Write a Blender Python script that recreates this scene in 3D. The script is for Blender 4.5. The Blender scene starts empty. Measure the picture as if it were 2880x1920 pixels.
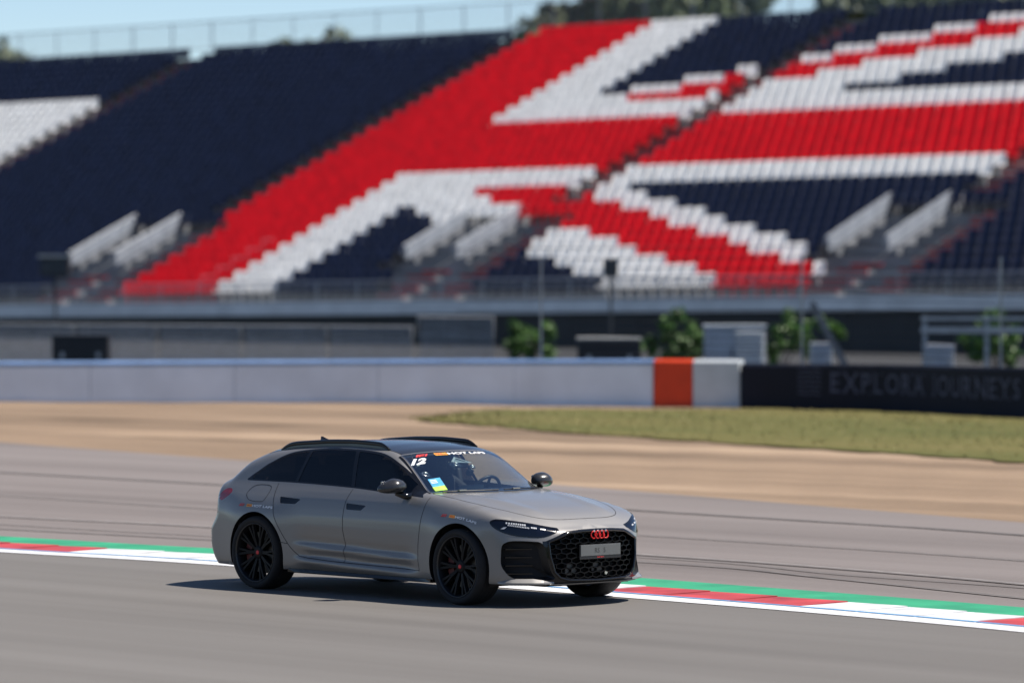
import bpy, bmesh, math, random
import numpy as np
from mathutils import Vector, Matrix
from mathutils.geometry import delaunay_2d_cdt

# ================================================================ camera, sky, sun, exposure
scene = bpy.context.scene
cam_d = bpy.data.cameras.new("camera")
cam = bpy.data.objects.new("camera", cam_d)
scene.collection.objects.link(cam)
scene.camera = cam
cam.location = (0, 0, 3.2593)
cam.rotation_euler = (math.pi / 2 - 0.018689, 0, 0)
cam_d.sensor_width = 36.0
cam_d.lens = 13527.0 / 2880 * 36
cam_d.clip_start = 0.5
cam_d.clip_end = 6000
cam_d.dof.use_dof = True
cam_d.dof.focus_distance = 45.4
cam_d.dof.aperture_fstop = 1.4

SUN_EL = math.radians(60)
sun_dir = Vector((math.cos(SUN_EL), -0.02, math.sin(SUN_EL))).normalized()      # towards the sun: from the right of the track
world = bpy.data.worlds.new("World")
scene.world = world
world.use_nodes = True
wn = world.node_tree
wn.nodes.clear()
w_out = wn.nodes.new('ShaderNodeOutputWorld')
w_bg = wn.nodes.new('ShaderNodeBackground')
w_sky = wn.nodes.new('ShaderNodeTexSky')
w_sky.sky_type = 'NISHITA'
w_sky.sun_disc = False
w_sky.sun_elevation = SUN_EL
w_sky.sun_rotation = math.atan2(sun_dir.x, sun_dir.y)
w_sky.air_density = 0.68
w_sky.dust_density = 0.0
w_sky.ozone_density = 3.0
w_bg.inputs['Strength'].default_value = 0.090
wn.links.new(w_sky.outputs[0], w_bg.inputs[0])
wn.links.new(w_bg.outputs[0], w_out.inputs[0])
sun_l = bpy.data.lights.new("sun", 'SUN')
sun_l.energy = 5.0
sun_l.angle = math.radians(0.53)
sun_l.color = (1.0, 0.93, 0.85)
sun = bpy.data.objects.new("sun", sun_l)
scene.collection.objects.link(sun)
sun.rotation_euler = sun_dir.to_track_quat('Z', 'Y').to_euler()
sun.location = sun_dir * 200
scene.view_settings.view_transform = 'Standard'
scene.view_settings.look = 'None'
scene.view_settings.exposure = 0.50
scene.view_settings.gamma = 1.0
scene.view_settings.use_curve_mapping = False
scene.render.engine = 'CYCLES'

# ================================================================ helpers
COL = scene.collection
rnd = random.Random(7)

def link(o, parent=None):
    COL.objects.link(o)
    if parent is not None:
        o.parent = parent
    return o

def tag(o, label=None, cat=None, group=None, kind=None):
    if label: o['label'] = label
    if cat: o['category'] = cat
    if group: o['group'] = group
    if kind: o['kind'] = kind
    return o

def empty(name, loc=(0, 0, 0), rz=0.0, parent=None):
    o = bpy.data.objects.new(name, None)
    o.empty_display_size = 0.3
    o.location = loc
    o.rotation_euler = (0, 0, rz)
    return link(o, parent)

def mesh_obj(name, verts, faces, mats, parent=None, smooth=False, mi=None):
    me = bpy.data.meshes.new(name)
    me.from_pydata([tuple(map(float, v)) for v in verts], [], [tuple(int(i) for i in f) for f in faces])
    for m in (mats if isinstance(mats, (list, tuple)) else [mats]):
        me.materials.append(m)
    if mi is not None:
        me.polygons.foreach_set('material_index', np.asarray(mi, dtype=np.int32))
    if smooth:
        me.polygons.foreach_set('use_smooth', np.ones(len(me.polygons), dtype=bool))
    me.update()
    return link(bpy.data.objects.new(name, me), parent)

class MB:
    """collects boxes, bars, tubes and lathes into one mesh"""
    def __init__(s): s.v = []; s.f = []; s.m = []
    def add(s, v, f, m=0):
        b = len(s.v); s.v += [tuple(p) for p in v]; s.f += [tuple(i + b for i in q) for q in f]; s.m += [m] * len(f); return s
    def box(s, c, d, m=0, axes=None):
        """centre, half sizes, optional three axis vectors"""
        c = Vector(c)
        ax = [Vector(a) for a in axes] if axes else [Vector((1, 0, 0)), Vector((0, 1, 0)), Vector((0, 0, 1))]
        v = []
        for k in (-1, 1):
            for j in (-1, 1):
                for i in (-1, 1):
                    v.append(c + ax[0] * d[0] * i + ax[1] * d[1] * j + ax[2] * d[2] * k)
        return s.add(v, [(0, 2, 3, 1), (4, 5, 7, 6), (0, 1, 5, 4), (2, 6, 7, 3), (0, 4, 6, 2), (1, 3, 7, 5)], m)
    def bbox(s, c, d, bev, m=0, axes=None):
        """box with chamfered vertical and horizontal edges"""
        bm = bmesh.new(); bmesh.ops.create_cube(bm, size=2)
        for q in bm.verts: q.co = Vector((q.co.x * d[0], q.co.y * d[1], q.co.z * d[2]))
        bmesh.ops.bevel(bm, geom=list(bm.edges), offset=bev, segments=2, affect='EDGES', profile=0.6)
        ax = Matrix((axes[0], axes[1], axes[2])).transposed() if axes else Matrix.Identity(3)
        bm.verts.index_update()
        s.add([Vector(c) + ax @ q.co for q in bm.verts], [[q.index for q in f.verts] for f in bm.faces], m); bm.free(); return s
    def tube(s, pts, r, n=8, m=0, cap=True, flat=1.0, up=(0, 0, 1)):
        pts = [Vector(p) for p in pts]; rs = r if isinstance(r, (list, tuple)) else [r] * len(pts)
        rings = []; upv = Vector(up)
        for i, p in enumerate(pts):
            t = (pts[min(i + 1, len(pts) - 1)] - pts[max(i - 1, 0)]).normalized()
            a = t.cross(upv)
            if a.length < 1e-4: a = t.cross(Vector((1, 0, 0)))
            a.normalize(); b = a.cross(t).normalized()
            rings.append([p + (a * math.cos(2 * math.pi * k / n) + b * math.sin(2 * math.pi * k / n) * flat) * rs[i] for k in range(n)])
        v = [q for rg in rings for q in rg]; f = []
        for i in range(len(pts) - 1):
            for k in range(n):
                k2 = (k + 1) % n
                f.append((i * n + k, i * n + k2, (i + 1) * n + k2, (i + 1) * n + k))
        if cap:
            f.append(tuple(reversed(range(n)))); f.append(tuple((len(pts) - 1) * n + k for k in range(n)))
        return s.add(v, f, m)
    def lathe(s, prof, n=32, m=0, axis='Y', c=(0, 0, 0), close=False):
        """profile of (radius, along)"""
        c = Vector(c); v = []
        for (r, a) in prof:
            for k in range(n):
                th = 2 * math.pi * k / n; p, q = r * math.cos(th), r * math.sin(th)
                v.append(c + (Vector((p, a, q)) if axis == 'Y' else Vector((p, q, a)) if axis == 'Z' else Vector((a, p, q))))
        f = []; L = len(prof)
        for i in range(L if close else L - 1):
            i2 = (i + 1) % L
            for k in range(n):
                k2 = (k + 1) % n
                f.append((i * n + k, i * n + k2, i2 * n + k2, i2 * n + k))
        return s.add(v, f, m)
    def build(s, name, mats, parent=None, smooth=False):
        return mesh_obj(name, s.v, s.f, mats, parent, smooth, s.m)

def shade_auto(o, deg=35):
    me = o.data
    me.polygons.foreach_set('use_smooth', np.ones(len(me.polygons), dtype=bool))
    bm = bmesh.new(); bm.from_mesh(me)
    lim = math.radians(deg)
    for e in bm.edges:
        e.smooth = len(e.link_faces) == 2 and e.calc_face_angle(0) < lim
    bm.to_mesh(me); bm.free()
    return o

# ---------------------------------------------------------------- materials
def mat(name, base, rough=0.6, metal=0.0, var=0.0, vscale=20.0, bump=0.0, bscale=60.0, spec=0.5, coat=0.0, crough=0.05,
        stretch=None, col2=None, detail=4.0, rvar=0.0, sheen=0.0):
    """Principled material with noise variation of colour, roughness and relief"""
    m = bpy.data.materials.new(name); m.use_nodes = True
    nt = m.node_tree; p = nt.nodes['Principled BSDF']
    p.inputs['Base Color'].default_value = (*base, 1)
    p.inputs['Roughness'].default_value = rough
    p.inputs['Metallic'].default_value = metal
    p.inputs['Specular IOR Level'].default_value = spec
    p.inputs['Coat Weight'].default_value = coat
    p.inputs['Coat Roughness'].default_value = crough
    tc = nt.nodes.new('ShaderNodeTexCoord'); mp = nt.nodes.new('ShaderNodeMapping')
    nt.links.new(tc.outputs['Object'], mp.inputs['Vector'])
    if stretch:
        mp.inputs['Rotation'].default_value = (0, 0, stretch[0]); mp.inputs['Scale'].default_value = (stretch[1], stretch[2], 1)
    if var > 0 or col2 is not None:
        n = nt.nodes.new('ShaderNodeTexNoise'); n.inputs['Scale'].default_value = vscale; n.inputs['Detail'].default_value = detail
        nt.links.new(mp.outputs[0], n.inputs['Vector'])
        r = nt.nodes.new('ShaderNodeValToRGB')
        a = tuple(max(0, c * (1 - var)) for c in base); b = col2 if col2 is not None else tuple(min(1, c * (1 + var)) for c in base)
        r.color_ramp.elements[0].position = .3; r.color_ramp.elements[1].position = .7
        r.color_ramp.elements[0].color = (*a, 1); r.color_ramp.elements[1].color = (*b, 1)
        nt.links.new(n.outputs['Fac'], r.inputs[0]); nt.links.new(r.outputs[0], p.inputs['Base Color'])
        if rvar > 0:
            mr = nt.nodes.new('ShaderNodeMapRange'); mr.inputs['To Min'].default_value = rough - rvar; mr.inputs['To Max'].default_value = rough + rvar
            nt.links.new(n.outputs['Fac'], mr.inputs['Value']); nt.links.new(mr.outputs[0], p.inputs['Roughness'])
    if bump > 0:
        n2 = nt.nodes.new('ShaderNodeTexNoise'); n2.inputs['Scale'].default_value = bscale; n2.inputs['Detail'].default_value = 3
        nt.links.new(mp.outputs[0], n2.inputs['Vector'])
        bp = nt.nodes.new('ShaderNodeBump'); bp.inputs['Strength'].default_value = bump; bp.inputs['Distance'].default_value = .02
        nt.links.new(n2.outputs['Fac'], bp.inputs['Height']); nt.links.new(bp.outputs[0], p.inputs['Normal'])
    return m

def ground_mat(name, cols, ang, streak, fine, rough=.85, bump=.3, bscale=8.0, patch=.12, amt=.5, spec=.3):
    """surface with wear running along one direction: long streaks x fine grain x broad patches"""
    m = bpy.data.materials.new(name); m.use_nodes = True
    nt = m.node_tree; p = nt.nodes['Principled BSDF']
    p.inputs['Roughness'].default_value = rough; p.inputs['Specular IOR Level'].default_value = spec
    tc = nt.nodes.new('ShaderNodeTexCoord')
    def noise(scale, detail, sx=1, sy=1, rot=0.0, rg=.55):
        mp = nt.nodes.new('ShaderNodeMapping'); mp.vector_type = 'POINT'
        m0 = nt.nodes.new('ShaderNodeMapping'); m0.inputs['Rotation'].default_value = (0, 0, rot)
        nt.links.new(tc.outputs['Object'], m0.inputs['Vector']); nt.links.new(m0.outputs[0], mp.inputs['Vector'])
        mp.inputs['Scale'].default_value = (sx, sy, 1)
        n = nt.nodes.new('ShaderNodeTexNoise'); n.inputs['Scale'].default_value = scale; n.inputs['Detail'].default_value = detail; n.inputs['Roughness'].default_value = rg
        nt.links.new(mp.outputs[0], n.inputs['Vector']); return n
    a = noise(streak, 5, .03, 1, -ang); b = noise(fine, 4, 1, 1, 0, .7); c = noise(patch, 3, .35, 1, -ang)
    def math_(op, x, y):
        q = nt.nodes.new('ShaderNodeMath'); q.operation = op
        for i, t in enumerate((x, y)):
            if isinstance(t, (int, float)): q.inputs[i].default_value = t
            else: nt.links.new(t, q.inputs[i])
        return q.outputs[0]
    s = math_('ADD', math_('MULTIPLY', a.outputs['Fac'], amt), math_('MULTIPLY', b.outputs['Fac'], .9 - amt))
    s = math_('ADD', s, math_('MULTIPLY', math_('SUBTRACT', c.outputs['Fac'], .5), .5))
    r = nt.nodes.new('ShaderNodeValToRGB'); el = r.color_ramp.elements
    el[0].position = .24; el[0].color = (*cols[0], 1); el[1].position = .66; el[1].color = (*cols[-1], 1)
    for i, cc in enumerate(cols[1:-1]):
        e = el.new(.24 + .42 * (i + 1) / (len(cols) - 1)); e.color = (*cc, 1)
    nt.links.new(s, r.inputs[0]); nt.links.new(r.outputs[0], p.inputs['Base Color'])
    n2 = noise(bscale, 6, 1, 1, 0, .75)
    bp = nt.nodes.new('ShaderNodeBump'); bp.inputs['Strength'].default_value = bump; bp.inputs['Distance'].default_value = .03
    nt.links.new(math_('ADD', n2.outputs['Fac'], math_('MULTIPLY', a.outputs['Fac'], .6)), bp.inputs['Height']); nt.links.new(bp.outputs[0], p.inputs['Normal'])
    return m

def glass_mat(name, tint, f0=.045, rough=0.0, refl=(.95, .97, 1.0)):
    """thin pane, the same from both sides: tinted see-through plus a Schlick reflection"""
    m = bpy.data.materials.new(name); m.use_nodes = True
    nt = m.node_tree; nt.nodes.clear()
    o = nt.nodes.new('ShaderNodeOutputMaterial'); mx = nt.nodes.new('ShaderNodeMixShader'); lw = nt.nodes.new('ShaderNodeLayerWeight')
    tr = nt.nodes.new('ShaderNodeBsdfTransparent'); gl = nt.nodes.new('ShaderNodeBsdfGlossy')
    lw.inputs['Blend'].default_value = .5; tr.inputs['Color'].default_value = (*tint, 1)
    pw = nt.nodes.new('ShaderNodeMath'); pw.operation = 'POWER'; pw.inputs[1].default_value = 5
    ma = nt.nodes.new('ShaderNodeMath'); ma.operation = 'MULTIPLY_ADD'; ma.inputs[1].default_value = 1 - f0; ma.inputs[2].default_value = f0
    nt.links.new(lw.outputs['Facing'], pw.inputs[0]); nt.links.new(pw.outputs[0], ma.inputs[0])
    gl.inputs['Color'].default_value = (*refl, 1)
    n = nt.nodes.new('ShaderNodeTexNoise'); n.inputs['Scale'].default_value = 3
    mr = nt.nodes.new('ShaderNodeMapRange'); mr.inputs['To Min'].default_value = rough; mr.inputs['To Max'].default_value = rough + .03
    nt.links.new(n.outputs['Fac'], mr.inputs['Value']); nt.links.new(mr.outputs[0], gl.inputs['Roughness'])
    nt.links.new(ma.outputs[0], mx.inputs[0]); nt.links.new(tr.outputs[0], mx.inputs[1]); nt.links.new(gl.outputs[0], mx.inputs[2])
    nt.links.new(mx.outputs[0], o.inputs[0]); return m

TRK = math.atan2(-.730, .683)       # heading of the track at the car
# ================================================================ the setting: ground, track, run-off, gravel, grass, kerb
def crv(pts, n=60):
    """smooth curve through points (Catmull-Rom), arc-length resampled"""
    P = np.array(pts, float); Q = np.vstack([2 * P[0] - P[1], P, 2 * P[-1] - P[-2]]); out = []
    for i in range(1, len(Q) - 2):
        for t in np.linspace(0, 1, 24, endpoint=False):
            a, b, c, d = Q[i - 1], Q[i], Q[i + 1], Q[i + 2]
            out.append(.5 * ((2 * b) + (c - a) * t + (2 * a - 5 * b + 4 * c - d) * t * t + (3 * b - a - 3 * c + d) * t ** 3))
    out.append(P[-1]); out = np.array(out)
    L = np.r_[0, np.cumsum(np.linalg.norm(np.diff(out, axis=0), axis=1))]
    s = np.linspace(0, L[-1], n)
    return np.stack([np.interp(s, L, out[:, k]) for k in range(out.shape[1])], 1)

def strip(name, A, B, z, m, kind=None, parent=None, rows=1, zf=None):
    """sheet between two curves of equal length"""
    n = len(A); v = []; f = []
    for j in range(rows + 1):
        t = j / rows
        for i in range(n):
            p = A[i] * (1 - t) + B[i] * t
            v.append((p[0], p[1], z + (zf(p, t) if zf else 0)))
    for j in range(rows):
        for i in range(n - 1):
            f.append((j * n + i, j * n + i + 1, (j + 1) * n + i + 1, (j + 1) * n + i))
    o = mesh_obj(name, v, f, m, parent)
    me = o.data
    if me.polygons[0].normal.z < 0: me.flip_normals()
    if kind: o['kind'] = kind
    return o

M_field = ground_mat('field grass', [(.035, .05, .015), (.06, .075, .022), (.085, .09, .032)], TRK, 1.2, 6, .95, .6)
M_track = ground_mat('track asphalt', [(.098, .091, .083), (.138, .129, .118), (.170, .160, .148)], TRK, .95, 40, .82, .25, 30, .10, .62)
M_runoff = ground_mat('run-off asphalt', [(.125, .108, .100), (.178, .156, .145), (.215, .190, .178)], TRK + .03, .65, 26, .85, .25, 25, .13, .66)
M_gravel = ground_mat('raked gravel', [(.082, .055, .034), (.196, .138, .090), (.262, .186, .122), (.375, .275, .185)], TRK + .12, .50, 10, .95, 1.0, 7, .25, .74)
M_verge = ground_mat('dry verge grass', [(.046, .060, .010), (.092, .094, .022), (.125, .110, .030), (.19, .155, .065)], TRK + .15, 1.1, 5, .95, 1.0, 5, .22, .40)
M_paddock = ground_mat('service road', [(.024, .025, .026), (.036, .037, .038), (.05, .05, .05)], 0, 1, 10, .9, .3)
M_white = mat('white line paint', (.66, .66, .66), .55, var=.08, vscale=6)
M_kwhite = mat('white kerb paint', (.66, .66, .65), .5, var=.24, vscale=2.2, detail=8)
M_kred = mat('red kerb paint', (.44, .042, .036), .5, var=.38, vscale=2.2, detail=8)
M_kgreen = mat('green run-off paint', (.028, .30, .135), .5, var=.22, vscale=1.6, detail=8)
M_blue = mat('blue line paint', (.07, .27, .52), .5, var=.1, vscale=8)
M_rubber = mat('rubber mark', (.122, .112, .105), .9, var=.3, vscale=3)
M_drain = mat('drain cover steel', (.26, .24, .22), .6, .1, var=.3, vscale=5)

g = 3000
# unseen grass bank added behind the camera to block low sky light
bk_x = np.linspace(-260, 160, 60)
strip('sky_block_bank', np.stack([bk_x, np.full(60, -14.) + 3 * np.sin(bk_x * .03)], 1), np.stack([bk_x, np.full(60, -34.) + 3 * np.sin(bk_x * .05)], 1), -.06, M_field, 'structure', rows=10,
      zf=lambda p, t: 9.5 * (t * t * (3 - 2 * t)) + .3 * math.sin(p[0] * .21))
mesh_obj('ground', [(-g, -g, -.06), (g, -g, -.06), (g, g, -.06), (-g, g, -.06)], [(0, 1, 2, 3)], M_field)['kind'] = 'structure'

K0 = crv([(-22.0, 66.5), (-14.0, 59.6), (-9.0, 55.2), (-5.55, 52.1), (-3.0, 49.86), (.87, 45.46), (2.77, 43.25), (4.42, 41.05), (6.6, 37.6), (10, 31.5), (14, 23.5)], 420)
def off(C, d):
    t = np.gradient(C, axis=0); t /= np.linalg.norm(t, axis=1, keepdims=True)
    return C + np.stack([-t[:, 1], t[:, 0]], 1) * d
near = off(K0, -14.5)
strip('track', near, off(K0, .25), 0.0, M_track, 'structure', rows=4)
GE = crv([(-30, 117), (-20, 100), (-13.5, 90.5), (-8.79, 82.56), (-4.6, 75.9), (.4, 67.81), (1.84, 65.4), (6.19, 58.06), (10.5, 50.5), (17, 39), (26, 23)], 420)
strip('runoff_asphalt', off(K0, .2), GE, -.012, M_runoff, 'structure', rows=6)
WL = crv([(-40, 108), (-25, 106.6), (-11.18, 104.99), (-3.39, 104.1), (.45, 102.5), (3.44, 101.3), (4.78, 100.9), (7.57, 98.4), (9.03, 95.9), (10.2, 94.0), (14, 87.5), (22, 75)], 420)
strip('gravel_trap', GE, off(WL, .6), -.02, M_gravel, 'structure', rows=30,
      zf=lambda p, t: .012 * math.sin(p[0] * 2.1 + p[1] * 3.3) * math.sin(p[0] * .7 - p[1] * 1.9) * min(1, t * 8))
strip('service_road', off(WL, .5), np.array([(-90 + 180 * i / 419, 190.0) for i in range(420)]), -.03, M_paddock, 'structure', rows=2)
GU = crv([(-1.75, 93.1), (-1.2, 96.5), (-.6, 98.8), (.9, 99.6), (3.35, 99.3), (4.7, 99.9), (7.6, 97.8), (9.1, 95.2), (10.3, 93.3), (14, 87.0), (22, 74.6)], 300)
GL = crv([(-1.85, 92.9), (-1.42, 91.85), (-.6, 89.6), (.36, 87.3), (1.6, 85.4), (2.85, 83.65), (5.11, 79.86), (7.95, 74.59), (10, 70.5), (14, 62), (20, 50)], 300)
GLj = GL + np.array([[.10 * math.sin(i * .9) * math.sin(i * .37) + .2 * math.sin(i * .071), .16 * math.sin(i * .53 + 1) * math.sin(i * .11) + .5 * math.sin(i * .043)] for i in range(300)])
GUj = GU + np.array([[.2 * math.sin(i * .8), .22 * math.sin(i * .43 + 2)] for i in range(300)])
strip('grass_verge', GLj, GUj, .004, M_verge, 'structure', rows=16, zf=lambda p, t: .05 * t * (1 - t) * 4)

# loose tufts that give the verge its uneven edge
def tufts():
    v = []; f = []; r = random.Random(3)
    for k in range(5200):
        i = r.randrange(4, 250); t = r.random() ** .8
        p = GLj[i] * (1 - t) + GUj[i] * t
        p = p + np.array([r.gauss(0, .25), r.gauss(0, .35)])
        h = r.uniform(.015, .05); w = r.uniform(.01, .03); a = r.uniform(0, math.pi)
        dx, dy = math.cos(a) * w, math.sin(a) * w; b = len(v)
        z = .05 * t * (1 - t) * 4
        v += [(p[0] - dx, p[1] - dy, z), (p[0] + dx, p[1] + dy, z), (p[0] + r.gauss(0, .03), p[1] + r.gauss(0, .03), z + h)]
        f.append((b, b + 1, b + 2))
    return v, f
tv, tf = tufts()
tag(mesh_obj('grass_tufts', tv, tf, mat('dry grass blades', (.14, .13, .035), .8, var=.4, vscale=1.5, col2=(.30, .25, .10))),
    'dry yellow green grass tufts on the verge before the barrier', 'grass', kind='stuff')

# painted lines and kerb
mk = tag(empty('kerb', tuple(K0[200]) + (0,)), kind='structure')
KI = Matrix.Translation(-Vector((K0[200][0], K0[200][1], 0)))
def kpart(o): o.parent = mk; o.data.transform(KI); return o
kpart(strip('edge_line', off(K0, 0), off(K0, .37), .006, M_white))
kpart(strip('blue_line', off(K0, .37), off(K0, .445), .010, M_blue))
kpart(strip('green_strip', off(K0, 1.10), off(K0, 1.93), .008, M_kgreen))
L = np.r_[0, np.cumsum(np.linalg.norm(np.diff(K0, axis=0), axis=1))]
def atS(C, s): return np.array([np.interp(s, L, C[:, 0]), np.interp(s, L, C[:, 1])])
s0 = L[np.argmin(np.linalg.norm(off(K0, 1.05) - np.array([-5.76, 54.07]), axis=1))]
bounds = [s0 - .3, s0 + 2.1, s0 + 4.75, s0 + 7.4, s0 + 10.2, s0 + 12.95, s0 + 15.25, s0 + 17.7]
while bounds[0] > 2.6: bounds.insert(0, bounds[0] - 2.5)
while bounds[-1] < L[-1] - 2.6: bounds.append(bounds[-1] + 2.5)
i0 = min(range(len(bounds)), key=lambda i: abs(bounds[i] - (s0 - .3)))
KA, KB = off(K0, .45), off(K0, 1.095)
for i in range(len(bounds) - 1):
    red = (i - i0) % 2 == 0
    v = []; f = []; a, b = bounds[i], bounds[i + 1]; nr = 3
    for q in range(nr):                                   # three saw-tooth ramps per painted block
        u0 = a + (b - a) * q / nr; u1 = a + (b - a) * (q + 1) / nr - .02
        p = [atS(KA, u0), atS(KA, u1), atS(KB, u0), atS(KB, u1)]; o = len(v)
        zz = [.008, .010, .014, .022]
        v += [(p[k][0], p[k][1], zz[k]) for k in range(4)] + [(p[k][0], p[k][1], -.01) for k in range(4)]
        f += [(o, o + 1, o + 3, o + 2), (o + 1, o + 5, o + 7, o + 3), (o + 2, o + 3, o + 7, o + 6), (o, o + 4, o + 5, o + 1), (o, o + 2, o + 6, o + 4)]
    kb = kpart(mesh_obj('kerb_block', v, f, M_kred if red else M_kwhite))

# slot drain and joints in the run-off
DR = crv([(-22, 75), (-12, 64.5), (-6.31, 59.23), (-3.6, 56.95), (1.53, 51.6), (3.18, 49.7), (5.03, 47.1), (8, 42), (13, 33)], 200)
dr = strip('drain_channel', DR, off(DR, .05), .004, M_drain, 'structure')
strip('drain_slot', off(DR, -.045), off(DR, -.005), .002, M_rubber, 'structure')
for nm, pts, w in (('tyre_mark', [(-14, 63.5), (-7, 57.4), (-3.6, 54.6), (1.5, 50.4), (3.1, 48.1), (5.0, 44.9), (8, 40)], .07),
                   ('tyre_mark', [(-15, 66), (-6.2, 57.6), (-3.5, 55.2), (1.6, 51.1), (3.3, 48.6), (5.3, 46.2), (9, 40.5)], .05),
                   ('tyre_mark', [(-16, 80), (-8, 71.5), (-3, 66.0), (2.5, 59.5), (5.8, 55.4), (11, 47)], .12),
                   ('tyre_mark', [(-12, 70), (-7, 64.5), (-3.4, 60.5), (3.2, 53.4), (6, 49.9), (10, 44)], .06)):
    c = crv(pts, 80)
    strip(nm, c, off(c, w), .001, M_rubber, 'structure')
# ================================================================ barrier walls
M_conc = mat('barrier concrete white wash', (.72, .80, .88), .85, var=.10, vscale=.8, bump=.2, bscale=30)
M_cap = mat('barrier cap blue', (.16, .26, .46), .6, var=.15, vscale=2)
M_orange = mat('orange barrier panel', (.74, .050, .005), .6, var=.1, vscale=2)
M_whitepan = mat('white barrier panel', (.58, .62, .64), .6, var=.08, vscale=2)
M_navyb = mat('navy advertising board', (.005, .007, .017), .65, spec=.25, var=.2, vscale=1.5)
M_letter = mat('pale lettering', (.065, .072, .125), .6, var=.08)
M_steel = mat('galvanised steel', (.36, .38, .40), .45, .7, var=.15, vscale=6)
M_dsteel = mat('dark steel', (.06, .065, .07), .5, .6, var=.2, vscale=5)
M_wire = mat('wire rope', (.03, .03, .03), .5, .5)

def wall_top(x): return float(np.interp(x, [-11, -3.4, 3.4, 4.8], [.857, .913, .985, .985]))
def wall_seg(name, pts, zt, m, thick=.35, capm=None, parent=None):
    """upright slab along a polyline with a bevelled top; pts (x,y), zt(x)"""
    P = [np.array(p, float) for p in pts]; n = len(P); v = []; f = []; mi = []
    ch = .05
    for i, p in enumerate(P):
        t = P[min(i + 1, n - 1)] - P[max(i - 1, 0)]; t /= np.linalg.norm(t); nn = np.array([-t[1], t[0]])
        h = zt(p[0])
        for o, z in ((0, -.1), (0, h - ch), (ch, h), (thick - ch, h), (thick, h - ch), (thick, -.1)):
            q = p + nn * o; v.append((q[0], q[1], z))
    for i in range(n - 1):
        for k in range(5):
            f.append((i * 6 + k, (i + 1) * 6 + k, (i + 1) * 6 + k + 1, i * 6 + k + 1)); mi.append(1 if (capm and k in (1, 2, 3)) else 0)
    f.append(tuple(range(6))); mi.append(0); f.append(tuple((n - 1) * 6 + k for k in reversed(range(6)))); mi.append(0)
    return mesh_obj(name, v, f, [m, capm] if capm else m, parent, mi=mi)

wl = empty('concrete_barrier', (-4, 104, 0))
tag(wl, 'long pale concrete barrier wall with blue capped top behind the gravel', 'wall')
seg = crv([(-44, 108.3), (-25, 106.6), (-11.18, 104.99), (-3.39, 104.1), (.45, 102.6), (2.98, 101.55)], 200)
Ls = np.r_[0, np.cumsum(np.linalg.norm(np.diff(seg, axis=0), axis=1))]
ns = int(Ls[-1] // 3.0)
for k in range(ns):
    a, b = Ls[-1] * k / ns + .006, Ls[-1] * (k + 1) / ns - .006
    pts = [(np.interp(s, Ls, seg[:, 0]) + 4, np.interp(s, Ls, seg[:, 1]) - 104) for s in np.linspace(a, b, 4)]
    wall_seg('barrier_block', pts, lambda x: wall_top(x - 4) - .075, M_conc, .40, None, wl)
    wall_seg('barrier_cap', [(p[0] + .004, p[1] - .02) for p in pts], lambda x: .075, M_cap, .44, None, wl).location.z = 0
for o in [c for c in wl.children if c.name.startswith('barrier_cap')]:
    for v in o.data.vertices:
        if v.co.z < 0: v.co.z = .002
        v.co.z += wall_top(v.co.x - 4) - .075
tag(wall_seg('barrier_panel', [(3.0, 101.5), (3.40, 101.36), (3.79, 101.22)], lambda x: .985, M_orange, .42),
    'bright orange upright panel at the end of the pale barrier wall', 'barrier panel')
tag(wall_seg('barrier_panel', [(3.81, 101.21), (4.3, 101.05), (4.77, 100.9)], lambda x: .985, M_whitepan, .42),
    'white upright panel between the orange panel and the navy board', 'barrier panel')
bd = empty('advertising_board', (7.5, 98.4, 0))
tag(bd, 'long navy advertising board with pale serif lettering beside the white panel', 'board')
bpts = crv([(4.79, 100.85), (7.57, 98.4), (9.03, 95.9), (10.2, 94.0), (14, 87.5), (20, 78)], 90)
def board_top(x): return float(np.interp(x, [4.8, 10.2, 20], [.905, .98, 1.0]))
wall_seg('panel', [(p[0] - 7.5, p[1] - 98.4) for p in bpts], lambda x: board_top(x + 7.5), M_navyb, .25, None, bd)

def text_geo(s, font_scale=1.0, shear=0.0, bold=0.0):
    cu = bpy.data.curves.new('txt', 'FONT'); cu.body = s; cu.size = font_scale; cu.shear = shear; cu.offset = bold
    cu.resolution_u = 3
    ob = bpy.data.objects.new('txt', cu); COL.objects.link(ob)
    dg = bpy.context.evaluated_depsgraph_get(); ev = ob.evaluated_get(dg); me = ev.to_mesh()
    v = np.array([tuple(q.co) for q in me.vertices]); f = [tuple(p.vertices) for p in me.polygons]
    ev.to_mesh_clear(); bpy.data.objects.remove(ob); bpy.data.curves.remove(cu)
    if len(v): v[:, 0] -= v[:, 0].min(); v[:, 1] -= v[:, 1].min()
    return v, f

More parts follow.
